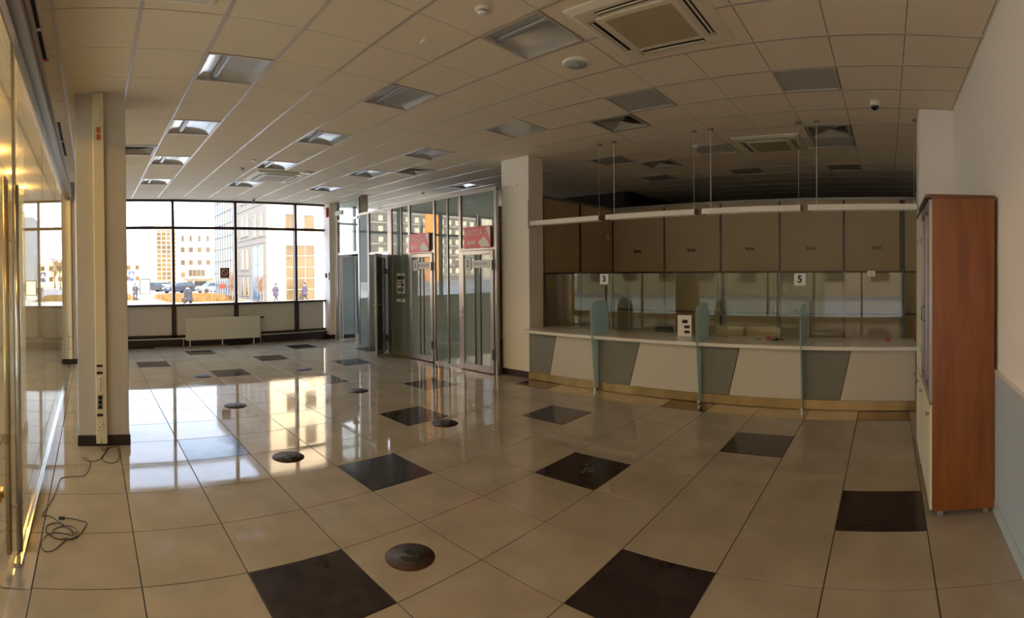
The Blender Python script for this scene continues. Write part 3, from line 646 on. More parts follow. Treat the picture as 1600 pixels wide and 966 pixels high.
# frosted dividers
for yd, lab in ((1.145, 'frosted green glass divider nearest the white column'), (-0.415, 'frosted green glass divider in the middle of the counter'), (-1.725, 'frosted green glass divider below the numeral 5 sign')):
    dv = thing('counter_divider', lab, 'divider', (5.8, yd, 0), group='frosted counter dividers')
    # the panel stands in front of the counter and rises above its top
    part('glass_sheet', MB().prism([(5.70, 0.02), (5.62, 0.72), (5.60, 1.17), (5.65, 1.235), (5.80, 1.27), (5.99, 1.262), (6.06, 1.17), (6.06, 0.787), (5.648, 0.787), (5.648, 0.738), (5.788, 0.738), (5.788, 0.02)], yd - 0.006, yd + 0.006, 'Y'), G['frost'], dv)
    part('foot_clip', MB().bev(5.68, 5.79, yd - 0.018, yd + 0.018, 0.0, 0.05, 0.004), M['steel'], dv)
# glass screens on the counter top
gs = thing('counter_screen', 'row of tall clear glass screens standing on the counter', 'screen', (6.2, -0.3, 0.785))
for a, b in ((2.45, 1.175), (1.165, -0.615), (-0.625, -1.73), (-1.74, -3.08)):
    part('pane', MB().box(6.196, 6.204, b, a, 0.787, 1.648), G['screen'], gs)
for y in (1.17, 0.87, -0.49, -0.62, -1.735): part('edge_strip', MB().box(6.190, 6.208, y - 0.004, y + 0.004, 0.787, 1.648 if y != 0.87 else 1.44), G['frost'], gs)
part('end_post', MB().box(6.185, 6.215, 2.43, 2.46, 0.787, 1.65), M['omull'], gs)
for y, n_ in ((1.285, '3'), (-1.62, '5')):
    sg = thing('number_sign', {'3': 'white square sign with a black 3 on the screen nearest the white column', '5': 'white square sign with a black 5 above the counter divider nearest the cupboard'}[n_], 'sign', (6.19, y, 1.56))
    part('card', MB().box(6.186, 6.194, y - 0.075, y + 0.075, 1.485, 1.64), M['whitep'], sg)
    t_ = text('numeral', n_, 0.125, (6.185, y, 1.563), ROT_MX, M['ink'], sg, 0.001, bold=0.004)
sg = thing('number_sign', 'tiny beige tag at the top of the screen nearest the cupboard', 'sign', (6.19, -2.54, 1.64))
part('card', MB().box(6.186, 6.194, -2.59, -2.49, 1.60, 1.67), M['cream'], sg)
text('numeral', '6', 0.05, (6.185, -2.54, 1.635), ROT_MX, M['orange'], sg)
# things on the counter
ns = thing('notice_stand', 'upright white notice stand on the counter by the middle divider', 'notice', (6.15, -0.02, 0.785))
part('sheet', MB().box(6.13, 6.138, -0.14, 0.065, 0.787, 1.075), M['whitep'], ns)
for a, b, c_, d_ in ((0.35, 0.75, 0.62, 0.78), (0.5, 0.9, 0.38, 0.52), (0.5, 0.9, 0.14, 0.28)): part('printed_block', MB().box(6.128, 6.130, 0.065 - a * 0.2, 0.065 - b * 0.2, 0.787 + c_ * 0.288, 0.787 + d_ * 0.288), M['ink'], ns)
cbx = thing('card_box', 'small white card box on the counter behind the middle divider', 'box', (6.1, -0.3, 0.785))
part('body', MB().bev(6.06, 6.16, -0.345, -0.235, 0.786, 0.835, 0.003), M['whitep'], cbx)
part('dark_end', MB().box(6.062, 6.158, -0.365, -0.345, 0.788, 0.833), M['dark'], cbx)
def scrap(x, y, mt, lab, nm='red_clip'):
    solo(nm, MB().prism([(y + 0.025, 0.786), (y - 0.028, 0.786), (y - 0.024, 0.815), (y - 0.002, 0.838), (y + 0.016, 0.822)], x, x + 0.03, 'X'), mt, lab, 'stationery', (x, y, 0.786))
scrap(6.10, -1.215, M['redd'], 'small red clip on the counter left of the numeral 5 divider')
scrap(6.10, -2.755, M['redd'], 'small red clip on the counter near the cupboard')
pn = thing('pen_stand', 'black pen lying in its stand beside the left red clip', 'pen', (6.08, -1.33, 0.785))
part('base', MB().bev(6.06, 6.11, -1.36, -1.31, 0.786, 0.80, 0.004), M['dark'], pn)
part('pen', MB().cyl((6.085, -1.26, 0.792), (6.085, -1.43, 0.800), 0.005, n=8).lathe((6.085, -1.33, 0.80), [(0.014, 0.0), (0.010, 0.018)], 10), M['dark'], pn)
solo('paper_sheet', MB().box(5.80, 5.99, -2.20, -1.86, 0.7855, 0.7875), M['whitep'], 'flat white paper sheet on the counter right of the numeral 5 divider', 'paper', (5.9, -2.03, 0.786))
solo('ballpoint_pen', MB().cyl((6.08, -1.06, 0.790), (6.10, -1.12, 0.790), 0.004, n=8), M['dark'], 'short dark pen on the counter under the glass screens', 'pen', (6.09, -1.09, 0.786))
# glass end panel near the right column
solo('end_panel', MB().box(5.62, 5.80, -3.109, -3.102, 0.0, 1.66), G['frost'], 'narrow glass end panel where the counter meets the cupboard', 'divider', (5.7, -3.09, 0))
part('bracket_duct', MB().bev(5.80, 5.84, 2.44, 2.50, 2.36, 2.80, 0.004), M['white'], colB)

# ------------------------------------------------------------------ hanging linear lamps
lamps = [(2.45, 1.165, 'first from the white column'), (1.045, -0.30, 'second from the white column'), (-0.405, -1.685, 'third from the white column'), (-1.78, -3.10, 'fourth, nearest the cupboard')]
for ya, yb, lab in lamps:
    d = thing('linear_lamp', 'slim hanging linear lamp over the counter, ' + lab, 'lamp', (5.92, (ya + yb) / 2, 2.40), group='hanging lamps over the counter')
    part('housing', MB().box(5.85, 5.857, yb, ya, 2.405, 2.475).box(5.99, 5.997, yb, ya, 2.405, 2.475).box(5.857, 5.99, yb, ya, 2.455, 2.475), M['wallc'], d)
    part('end_cap', MB().box(5.85, 5.997, yb - 0.008, yb, 2.405, 2.475), M['alud'], d); part('end_cap', MB().box(5.85, 5.997, ya, ya + 0.004, 2.405, 2.475), M['alud'], d)
    part('tube', MB().cyl((5.925, yb + 0.03, 2.438), (5.925, ya - 0.03, 2.438), 0.013, n=10), M['white'], d)
    lv = MB(); n_ = int((ya - yb) / 0.045)
    for k in range(n_): lv.box(5.857, 5.99, yb + (k + 0.5) * 0.045 - 0.0015, yb + (k + 0.5) * 0.045 + 0.0015, 2.408, 2.430)
    part('louvre', lv, M['brassk'], d, kind='stuff')  # brass colour stands in for the orange glow reflected on the louvre
    for y in (ya - 0.10, yb + 0.03):
        if y > 2.0: continue
        part('suspension_wire', MB().cyl((5.925, y, 2.475), (5.925, y, CZ - 0.02), 0.0022 if y < ya - 0.2 else 0.0045, n=6).cyl((5.925, y, 2.475), (5.925, y, 2.53), 0.006, n=8), M['white'], d)
        part('ceiling_hook', MB().bev(5.895, 5.955, y - 0.03, y + 0.03, CZ - 0.022, CZ, 0.004), M['alud'], d)

# ------------------------------------------------------------------ back office
ob = thing('office_partition', 'tan panelled partition at the back of the office behind the counter', 'partition', (9.1, 0, 0), kind='structure')
YB = [2.90, 1.655, 0.445, -0.73, -1.94, -3.02, -3.5]
for k, (a, b) in enumerate(zip(YB[:-1], YB[1:])):
    for z0, z1 in ((0.10, 0.86), (0.88, 1.63), (1.665, 2.97)):
        part('panel', MB().box(9.105, 9.13, b + 0.02, a - 0.02, z0, z1), M['opanel'], ob)
    part('mullion', MB().box(9.09, 9.14, b - (0.05 if k == 4 else 0.02), b + (0.05 if k == 4 else 0.02), 0, 2.99), M['omull'], ob)
for z in (0.87, 1.645): part('cross_rail', MB().box(9.095, 9.14, -3.5, 2.92, z - 0.016, z + 0.016), M['omull'], ob)
part('head_rail', MB().box(9.08, 9.15, -3.5, 2.93, 2.97, 3.02), M['alud'], ob)
ol = thing('office_partition', 'tan panelled side partition of the office behind the white column', 'partition', (7.6, 2.9, 0), kind='structure')
XB_ = [6.20, 6.70, 7.86, 9.10]
for k, (a, b) in enumerate(zip(XB_[:-1], XB_[1:])):
    for z0, z1 in ((0.10, 1.63), (1.665, 2.97)):
        part('panel', MB().box(a + 0.02, b - 0.02, 2.88, 2.90, z0, z1), M['opanel'], ol)
    part('mullion', MB().box(b - 0.03, b + 0.03, 2.865, 2.91, 0, 2.99), M['omull'], ol)
part('cross_rail', MB().box(6.2, 9.1, 2.87, 2.91, 1.63, 1.662), M['omull'], ol)
part('head_rail', MB().box(6.2, 9.1, 2.86, 2.93, 2.97, 3.02), M['alud'], ol)
for k, y in enumerate([2.28, 1.065, -0.137, -1.325, -2.553]):
    lab = 'small dark name plate on the back office panel, %s from the corner' % ['first', 'second', 'third', 'fourth', 'fifth'][k]
    p_ = thing('name_plate', lab, 'sign', (9.1, y, 2.09), group='name plates on the office panels')
    part('plate', MB().bev(9.092, 9.105, y - 0.085, y + 0.085, 2.062, 2.112, 0.002), M['plate'], p_)
    part('lettering', MB().box(9.0905, 9.092, y - 0.055, y + 0.055, 2.082, 2.092), M['acg'], p_)
# office furniture glimpsed through the screens
dk = thing('office_desk', 'long low tan desk glimpsed behind the glass screens', 'desk', (6.9, -0.4, 0))
part('desk_top', MB().box(6.55, 7.2, -2.9, 2.3, 0.60, 0.63), M['opanel'], dk)
for y in (2.2, 0.6, -1.2, -2.8): part('leg', MB().box(6.60, 7.1, y - 0.015, y + 0.015, 0, 0.60), M['omull'], dk)
bx = thing('wall_box', 'flat brown cable box low on the back office partition', 'box', (9.08, 1.7, 0.50))
part('body', MB().bev(9.03, 9.09, 1.45, 1.85, 0.42, 0.56, 0.01), M['plate'], bx)
for k, (ya, yb, lab) in enumerate(((-0.35, -0.75, 'low tan screen behind the counter, nearer the middle divider'), (-0.80, -1.28, 'low tan screen behind the counter, nearer the numeral 5 divider'))):
    b_ = thing('desk_screen', lab, 'screen', (6.5, ya, 0.63))
    part('board', MB().bev(6.56, 6.58, yb, ya, 0.63, 0.90, 0.003), M['opanel'], b_)
    part('foot', MB().box(6.55, 6.60, (ya + yb) / 2 - 0.05, (ya + yb) / 2 + 0.05, 0.630, 0.645), M['omull'], b_)
dc = thing('wall_clock', 'round pale clock on the side partition of the office', 'clock', (8.9, 2.86, 2.35))
part('rim', MB().lathe((8.86, 2.878, 2.38), [(0.10, 0.0), (0.10, -0.025), (0.085, -0.03), (0.083, -0.02)], 28, axis='Y'), M['opanel'], dc)
part('face', MB().lathe((8.86, 2.856, 2.38), [(0.083, 0.0), (0.083, 0.003)], 28, axis='Y'), M['ac'], dc)

# ------------------------------------------------------------------ cupboards by the right wall
def cupboard(x0, x1, label, open_edge=False):
    c = thing('cupboard', label, 'cupboard', ((x0 + x1) / 2, -3.25, 0))
    yb, yf, zt = -3.474, -3.045, 2.165
    part('side_panel', MB().box(x0, x0 + 0.018, yb, yf, 0.05, zt), M['wood'], c)
    part('side_panel', MB().box(x1 - 0.018, x1, yb, yf, 0.05, zt), M['wood'], c)
    part('back_panel', MB().box(x0 + 0.018, x1 - 0.018, yb, yb + 0.008, 0.05, zt), M['woodd'], c)
    part('bottom_panel', MB().box(x0 + 0.018, x1 - 0.018, yb + 0.008, yf, 0.05, 0.07), M['wood'], c)
    for z in (0.80, 1.25, 1.70): part('shelf', MB().box(x0 + 0.018, x1 - 0.018, yb + 0.01, yf - 0.02, z - 0.018, z), M['wood'], c)
    r = [(x0 - 0.004, yb), (x0 - 0.004, yf - 0.01)] + [(x0 + 0.03 - 0.034 * math.cos(a * PI / 12), yf + 0.0 + 0.045 * math.sin(a * PI / 12)) for a in range(0, 7)] + [(x1, yf + 0.045), (x1, yb)]
    part('top_panel', MB().prism(r, zt, zt + 0.024, 'Z'), M['woodd'], c)
    xm = (x0 + x1) / 2
    for k, (a, b) in enumerate(((x0 + 0.004, xm - 0.004), (xm + 0.004, x1 - 0.004))):
        ld = part('lower_door', MB().bev(a, b, yf, yf + 0.018, 0.06, 0.77, 0.002), M['cream'], c, 'cream lower door')
        part('knob', MB().lathe(((a + 0.05) if k == 0 else (b - 0.05), yf + 0.018, 0.70), [(0.008, 0.0), (0.008, 0.012), (0.015, 0.016), (0.012, 0.026)], 14, axis='Y'), M['knob'], ld)
        ud = part('glass_door', MB().box(a, a + 0.035, yf, yf + 0.022, 0.79, 2.155).box(b - 0.035, b, yf, yf + 0.022, 0.79, 2.155).box(a + 0.035, b - 0.035, yf, yf + 0.022, 0.79, 0.86).box(a + 0.035, b - 0.035, yf, yf + 0.022, 2.085, 2.155), M['alud'], c, 'aluminium framed glass door')
        part('pane', MB().box(a + 0.035, b - 0.035, yf + 0.006, yf + 0.010, 0.86, 2.085), G['cab'], ud)
        part('handle', MB().tube([((b - 0.02) if k == 0 else (a + 0.02), yf + 0.022, 1.3), ((b - 0.02) if k == 0 else (a + 0.02), yf + 0.045, 1.31), ((b - 0.02) if k == 0 else (a + 0.02), yf + 0.045, 1.40), ((b - 0.02) if k == 0 else (a + 0.02), yf + 0.022, 1.41)], 0.005, 8), M['knob'], ud)
    for x in (x0 + 0.03, x1 - 0.07):
        for y in (yf - 0.06, yb + 0.05): part('foot', MB().bev(x, x + 0.04, y - 0.02, y + 0.02, 0.0, 0.05, 0.003), M['alu'], c)
    return c
cupboard(3.15, 3.93, 'tall cherry wood cupboard with glass upper doors, the nearer of two')
cup2 = thing('cupboard', 'second tall cupboard with cream doors behind the cherry one', 'cupboard', (4.28, -3.25, 0))
part('body', MB().box(3.96, 4.60, -3.440, -3.045, 0.05, 2.165), M['wood'], cup2)
part('top_panel', MB().box(3.955, 4.61, -3.445, -3.02, 2.165, 2.19), M['woodd'], cup2)
for a, b in ((3.965, 4.275), (4.285, 4.595)):
    ud = part('upper_door', MB().bev(a, b, -3.045, -3.022, 0.80, 2.155, 0.002), M['cream'], cup2, 'cream upper door')
    for zz in (1.9, 1.0): part('hinge', MB().box(a - 0.004, a + 0.02, -3.05, -3.02, zz, zz + 0.05), M['knob'], ud)
    ld = part('lower_door', MB().bev(a, b, -3.045, -3.022, 0.06, 0.78, 0.002), M['cream'], cup2, 'cream lower door')
    part('knob', MB().lathe((b - 0.05, -3.022, 0.70), [(0.008, 0.0), (0.008, 0.012), (0.015, 0.016), (0.012, 0.026)], 14, axis='Y'), M['knob'], ld)
for x in (3.99, 4.53):
    for y in (-3.10, -3.42): part('foot', MB().box(x, x + 0.04, y - 0.02, y + 0.02, 0, 0.05), M['alu'], cup2)

# ------------------------------------------------------------------ radiator
rd = thing('radiator', 'cream panel radiator on legs below the street windows', 'radiator', (2.88, 9.12, 0))
part('front_panel', MB().bev(1.96, 3.82, 9.065, 9.085, 0.145, 0.66, 0.006), M['rad'], rd)
fins = MB()
for k in range(46): fins.box(1.98 + k * 0.04, 1.99 + k * 0.04, 9.085, 9.135, 0.17, 0.63)
part('convector_fins', fins, M['rad'], rd)
part('back_panel', MB().bev(1.96, 3.82, 9.135, 9.15, 0.145, 0.66, 0.004), M['rad'], rd)
part('top_grille', MB().box(1.96, 3.82, 9.065, 9.15, 0.655, 0.668), M['white'], rd)
for x in (2.06, 2.86, 3.66): part('leg', MB().box(x - 0.012, x + 0.012, 9.10, 9.125, 0.0, 0.16), M['white'], rd)
part('pipe', MB().tube([(3.84, 9.11, 0.0), (3.84, 9.11, 0.60), (3.80, 9.11, 0.62)], 0.010, 8), M['white'], rd)
part('pipe', MB().tube([(1.90, 9.11, 0.0), (1.90, 9.11, 0.18), (1.97, 9.11, 0.2)], 0.010, 8), M['white'], rd)
part('valve', MB().cyl((3.82, 9.11, 0.635), (3.93, 9.11, 0.635), 0.022, n=14), M['dark'], rd)

# ------------------------------------------------------------------ ceiling fittings
rowname = {1: 'nearest the glass wall', 4: 'in the second row', 7: 'in the third row', 11: 'in the row behind the hanging lamps', 14: 'over the back office'}
colname = {11: 'closest to the street windows', 8: 'second from the street windows', 5: 'third from the street windows', 2: 'fourth from the street windows', -1: 'fifth from the street windows', -4: 'nearest the right wall'}
def make_light():
    d = thing('ceiling_light', 'x', 'ceiling light', (0, 0, CZ), group='square recessed ceiling lights')
    H = T / 2
    local('frame', MB().box(-H + 0.012, H - 0.012, -H + 0.004, -H + 0.022, -0.006, 0.01).box(-H + 0.012, H - 0.012, H - 0.022, H - 0.004, -0.006, 0.01)
          .box(-H + 0.012, -H + 0.03, -H + 0.022, H - 0.022, -0.006, 0.01).box(H - 0.03, H - 0.012, -H + 0.022, H - 0.022, -0.006, 0.01), M['rail'], d)
    V, Fc, n = [], [], 12
    for k in range(n + 1):
        u = -1 + 2 * k / n
        for y in (-H + 0.02, H - 0.02): V.append((u * (H - 0.03), y, 0.040 * (1 - u * u) ** 0.5 * 1.0 + 0.002))
    for k in range(n): Fc.append((2 * k, 2 * k + 1, 2 * k + 3, 2 * k + 2))
    mb = MB().add(V, Fc, 0, True)
    mb.prism([(-H + 0.03, -0.0), (-H + 0.03, 0.09), (H - 0.03, 0.09), (H - 0.03, 0.0)], H - 0.02, H - 0.016, 'Y').prism([(-H + 0.03, 0.0), (-H + 0.03, 0.09), (H - 0.03, 0.09), (H - 0.03, 0.0)], -H + 0.016, -H + 0.02, 'Y')
    local('reflector', mb, M['lampw'], d)
    sp = MB(); V = []
    n = 8
    for k in range(n + 1):
        a = PI * k / n
        for y in (-H + 0.02, H - 0.02): V.append((-0.10 + 0.035 * math.cos(a), y, 0.034 - 0.028 * math.sin(a)))
    sp.add(V, [(2 * k, 2 * k + 1, 2 * k + 3, 2 * k + 2) for k in range(n)], 0, True)
    local('lamp_cover', sp, M['lampd'], d)
    return d
def make_prism_light():
    d = thing('ceiling_light', 'x', 'ceiling light', (0, 0, CZ), group='square recessed ceiling lights')
    H = T / 2
    local('frame', MB().box(-H + 0.012, H - 0.012, -H + 0.004, -H + 0.026, -0.006, 0.01).box(-H + 0.012, H - 0.012, H - 0.026, H - 0.004, -0.006, 0.01)
          .box(-H + 0.012, -H + 0.034, -H + 0.026, H - 0.026, -0.006, 0.01).box(H - 0.034, H - 0.012, -H + 0.026, H - 0.026, -0.006, 0.01), M['rail'], d)
    pr = MB().box(-H + 0.034, H - 0.034, -H + 0.026, H - 0.026, 0.004, 0.010)
    local('diffuser', pr, M['prism'], d)
    return d
p1, p2 = make_light(), make_prism_light(); used = [False, False]
for (i, j) in lights:
    k = 1 if (i >= 7 and j <= 2) else 0
    o = (p1, p2)[k] if not used[k] else copy_tree((p1, p2)[k]); used[k] = True
    o.location = (CX0 + (i + 0.5) * T, CY0 + (j + 0.5) * T, CZ)
    o['label'] = 'square ceiling light %s, %s' % (rowname[i], colname[j])

vlab = {(8, 0): 'square louvred vent beside the lights over the hall side of the counter', (8, 7): 'square louvred vent above the further cash office door', (10, -4): 'square louvred vent near the right-hand column',
        (0, 7): 'square louvred vent just right of the free-standing column', (12, 1): 'square louvred vent over the back office'}
def make_vent():
    d = thing('ceiling_vent', 'x', 'vent', (0, 0, CZ), group='square ceiling vents')
    H = T / 2 - 0.012
    fr = MB(); fr.box(-H, H, -H, -H + 0.04, -0.008, 0.004).box(-H, H, H - 0.04, H, -0.008, 0.004).box(-H, -H + 0.04, -H + 0.04, H - 0.04, -0.008, 0.004).box(H - 0.04, H, -H + 0.04, H - 0.04, -0.008, 0.004)
    local('frame', fr, M['vent'], d)
    local('duct', MB().box(-H + 0.03, H - 0.03, -H + 0.03, H - 0.03, 0.10, 0.105), M['black'], d)
    R = H - 0.05
    for k in range(7):                       # four-way blades, mitred
        r = R * (1 - k / 7.0); r2 = r - 0.030
        if r2 < 0.01: break
        V = []
        for rr, z in ((r, 0.0), (r2, 0.035)):
            V += [(-rr, -rr, z), (rr, -rr, z), (rr, rr, z), (-rr, rr, z)]
        local('blade', MB().add(V, [(a, (a + 1) % 4, 4 + (a + 1) % 4, 4 + a) for a in range(4)]), M['vent'], d)
    return d
v0 = make_vent()
for n_, (i, j) in enumerate(vents):
    o = v0 if n_ == 0 else copy_tree(v0)
    o.location = (CX0 + (i + 0.5) * T, CY0 + (j + 0.5) * T, CZ); o['label'] = vlab[(i, j)]

def make_ac():
    d = thing('ceiling_air_conditioner', 'x', 'air conditioner', (0, 0, CZ), group='ceiling cassette air conditioners')
    H = 0.475
    # stepped rim with four slots
    rim = MB(); a, b = H, 0.335
    V = [(-a, -a, -0.012), (a, -a, -0.012), (a, a, -0.012), (-a, a, -0.012), (-b - 0.09, -b - 0.09, -0.034), (b + 0.09, -b - 0.09, -0.034), (b + 0.09, b + 0.09, -0.034), (-b - 0.09, b + 0.09, -0.034)]
    V += [(-a, -a, 0.0), (a, -a, 0.0), (a, a, 0.0), (-a, a, 0.0)]
    rim.add(V, [(k, (k + 1) % 4, 4 + (k + 1) % 4, 4 + k) for k in range(4)] + [(8 + k, 8 + (k + 1) % 4, (k + 1) % 4, k) for k in range(4)] + [(4, 5, 6, 7)])
    local('rim', rim, M['ac'], d)
    gr = MB().bev(-0.31, 0.31, -0.31, 0.31, -0.046, -0.034, 0.006)
    g_ = local('grille_frame', gr, M['ac'], d)
    s_ = MB().box(-0.26, 0.26, -0.26, 0.26, -0.048, -0.046); local('grille', s_, M['acg'], g_)
    for k in (-0.13, 0, 0.13): local('grille_rib', MB().box(-0.26, 0.26, k - 0.004, k + 0.004, -0.0490, -0.047), M['acg'], g_)
    for k in range(4):
        c, s__ = [(1, 0), (0, 1), (-1, 0), (0, -1)][k]
        def R_(x0, x1, y0, y1, z0, z1, mb=None):
            pts = [(x * c - y * s__, x * s__ + y * c) for x, y in ((x0, y0), (x1, y1))]
            return MB().box(pts[0][0], pts[1][0], pts[0][1], pts[1][1], z0, z1)
        local('air_slot', R_(0.335, 0.385, -0.27, 0.27, -0.0365, -0.034), M['black'], d)
        local('flap', R_(0.358, 0.372, -0.265, 0.265, -0.043, -0.037), M['ac'], d)
        kx = R_(0.325, 0.40, 0.285, 0.30, -0.038, -0.035); local('corner_seam', kx, M['acg'], d)
    return d
a0 = make_ac()
alab = ['ceiling air conditioner cut by the top edge of the view, near the glass wall', 'large ceiling air conditioner nearest the camera on the right', 'ceiling air conditioner over the counter beyond the hanging lamps', 'ceiling air conditioner close to the street windows']
for n_, (i, j) in enumerate(acs):
    o = a0 if n_ == 0 else copy_tree(a0)
    o.location = (CX0 + i * T, CY0 + j * T, CZ); o['label'] = alab[n_]
def fillers():
    mb = MB()
    for ax, ay in acs:
        x0, y0 = CX0 + round(ax) * T, CY0 + ay * T
        mb.box(x0 - 0.59, x0 + 0.59, y0 - 0.596, y0 + 0.596, CZ + 0.001, CZ + 0.010)
    part('filler_boards', mb, M['ceil'], cl)
fillers()
def speaker(i, j, lab, s_=1.0):
    x, y = CX0 + i * T, CY0 + j * T
    d = thing('ceiling_speaker', lab, 'speaker', (x, y, CZ))
    local('rim', MB().lathe((0, 0, 0), [(0.125 * s_, 0.0), (0.125 * s_, -0.012), (0.105 * s_, -0.024), (0.10 * s_, -0.020)], 32), M['white'], d)
    local('grille', MB().lathe((0, 0, 0), [(0.10 * s_, -0.018), (0.098 * s_, -0.022), (0.03 * s_, -0.026)], 32), M['prism'], d)
    local('logo_disc', MB().lathe((0, 0, 0), [(0.016 * s_, -0.026), (0.014 * s_, -0.029)], 16), M['white'], d)
speaker(5.5, -0.5, 'round grey ceiling loudspeaker beside the large air conditioner')
speaker(5.7, 9.1, 'round white ceiling loudspeaker beside the air conditioner near the windows')
def detector(i, j, lab, red=False):
    x, y = CX0 + i * T, CY0 + j * T
    d = thing('smoke_detector', lab, 'smoke detector', (x, y, CZ))
    local('base', MB().lathe((0, 0, 0), [(0.052, 0.0), (0.052, -0.016), (0.044, -0.020)], 24), M['white'], d)
    local('head', MB().lathe((0, 0, 0), [(0.034, -0.019), (0.034, -0.034), (0.026, -0.044), (0.020, -0.046)], 24), M['white'], d)
    local('slots', MB().lathe((0, 0, 0), [(0.0345, -0.024), (0.0345, -0.030)], 24), M['dark'], d)
    if red: local('indicator', MB().lathe((0.0, 0.0, 0), [(0.036, -0.020), (0.036, -0.026)], 12), M['redd'], d)
detector(3.53, -0.56, 'white smoke detector near the large air conditioner')
detector(3.68, 9.12, 'white smoke detector left of the air conditioner near the windows')
detector(11.2, 10.6, 'white smoke detector with a red ring beyond the cash office partition', True)
detector(10.95, -0.2, 'white smoke detector between the hanging lamps and the office ceiling')
def blank(i, j, lab):
    x, y = CX0 + i * T, CY0 + j * T
    solo('junction_plate', MB().bev(x - 0.035, x + 0.035, y - 0.035, y + 0.035, CZ - 0.018, CZ, 0.005), M['white'], lab, 'junction plate', (x, y, CZ))
blank(3.53, 0.52, 'small square plate on the ceiling board near the large air conditioner')
blank(3.69, 8.04, 'small square plate on the ceiling on the way to the street windows')
def dome(i, j, lab, s_=1.0):
    x, y = CX0 + i * T, CY0 + j * T
    d = thing('dome_camera', lab, 'security camera', (x, y, CZ))
    local('housing', MB().lathe((0, 0, 0), [(0.055 * s_, 0.0), (0.055 * s_, -0.045 * s_), (0.048 * s_, -0.052 * s_)], 28), M['white'], d)
    local('dome', MB().lathe((0, 0, 0), [(0.046 * s_ * math.cos(a), -0.052 * s_ - 0.046 * s_ * math.sin(a)) for a in [k * PI / 2 / 8 for k in range(8)]] + [(0.002, -0.098 * s_)], 28), mat('dome_black', (0.01, 0.01, 0.01), 0.05), d)
dome(8.62, -4.55, 'white dome security camera near the right-hand column')
dome(5.85, 14.6, 'small dome security camera just above the street windows', 0.8)

# ------------------------------------------------------------------ floor stickers
spots = [(1.50, -0.30, 'by the large dark tile nearest the bottom edge'), (1.50, 1.60, 'second from the near end of the left row'), (3.37, 1.61, 'near end of the right row'), (3.39, 3.57, 'second in the right row'),
         (1.56, 3.55, 'third in the left row'), (3.40, 5.50, 'far end of the right row'), (1.58, 5.55, 'far end of the left row')]
for x, y, lab in spots:
    d = thing('floor_sticker', 'round brown distance sticker on the floor, ' + lab, 'sticker', (x, y, 0.0), 0.35, group='round footprint floor stickers')
    local('disc', MB().lathe((0, 0, 0), [(0.150, 0.0), (0.150, 0.0012)], 40), M['sticker'], d)
    local('inner_disc', MB().lathe((0, 0, 0), [(0.105, 0.0008), (0.105, 0.0016)], 36), M['stickin'], d)
    for sx in (-1, 1):
        V = []
        for k in range(14):
            a = 2 * PI * k / 14
            V.append((0.020 * math.cos(a) * (1.15 if math.sin(a) > 0 else 0.8), 0.045 * math.sin(a)))
        off = (0.034 * sx, 0.012 * sx)
        local('footprint', MB().prism([(vx + off[0], vy + off[1] + 0.012) for vx, vy in V], 0.0014, 0.0020, 'Z').lathe((off[0], off[1] - 0.055, 0), [(0.014, 0.0014), (0.014, 0.0020)], 12), M['foot'], d)
d = thing('sticker_residue', 'pale peeled sticker residue on a dark tile left of centre right', 'sticker', (3.32, -0.30, 0))
d['label'] = 'pale residue of a peeled sticker on the dark tile before the counter'
for k in range(9):
    a = random.uniform(0, 6.3); r = random.uniform(0.01, 0.09); s_ = random.uniform(0.012, 0.03)
    local('flake', MB().prism([(r * math.cos(a) + s_ * math.cos(q) * random.uniform(.5, 1), r * math.sin(a) + s_ * 1.5 * math.sin(q) * random.uniform(.5, 1)) for q in (0, 1.2, 2.4, 3.7, 5.0)], 0.0005, 0.0012, 'Z'), mat('residue', (0.16, 0.15, 0.15), 0.7), d)

# ================================================================== OUTSIDE (street level is 0.8 m lower)
GZ = -0.8
S('ground', MB().box(-260, 260, 9.56, 330, GZ - 0.3, GZ), M['pave'], 'pale sunlit paving of the street outside', 'ground', (0, 60, GZ))
S('ground_near', MB().box(-260, -4.42, -80, 9.56, GZ - 0.3, GZ).box(13.3, 260, -80, 9.56, GZ - 0.3, GZ), M['pave'], 'paving beside the building outside the lobby', 'ground', (-60, 0, GZ))
S('road', MB().box(-200, 13.5, 62, 100, GZ, GZ + 0.02), M['asphalt'], 'grey road crossing behind the forecourt', 'road', (0, 80, GZ))
gb = MB()
random.seed(3)
def blades(mb, x0, x1, y0, y1, n, hgt):
    for _ in range(n):
        x, y = random.uniform(x0, x1), random.uniform(y0, y1); a = random.uniform(0, PI); h_ = hgt * random.uniform(.5, 1.2); dx, dy = 0.05 * math.cos(a), 0.05 * math.sin(a); lx, ly = random.uniform(-.15, .15), random.uniform(-.15, .15)
        mb.add([(x - dx, y - dy, GZ), (x + dx, y + dy, GZ), (x + lx, y + ly, GZ + h_)], [(0, 1, 2)])
blades(gb, 7.0, 13.6, 44, 56, 5000, 0.55); blades(gb, 0.5, 4.5, 50, 62, 2500, 0.35)
tag(link('dry_grass', gb.mesh('dry_grass'), M['drygrass']), 'dry yellow grass verge beyond the forecourt', 'grass', kind='stuff')
S('verge', MB().box(6.5, 14.6, 43.5, 57, GZ, GZ + 0.03).box(0, 5, 49, 63, GZ, GZ + 0.03), M['drygrass'], 'straw-coloured verge under the dry grass', 'ground', (10, 50, GZ))

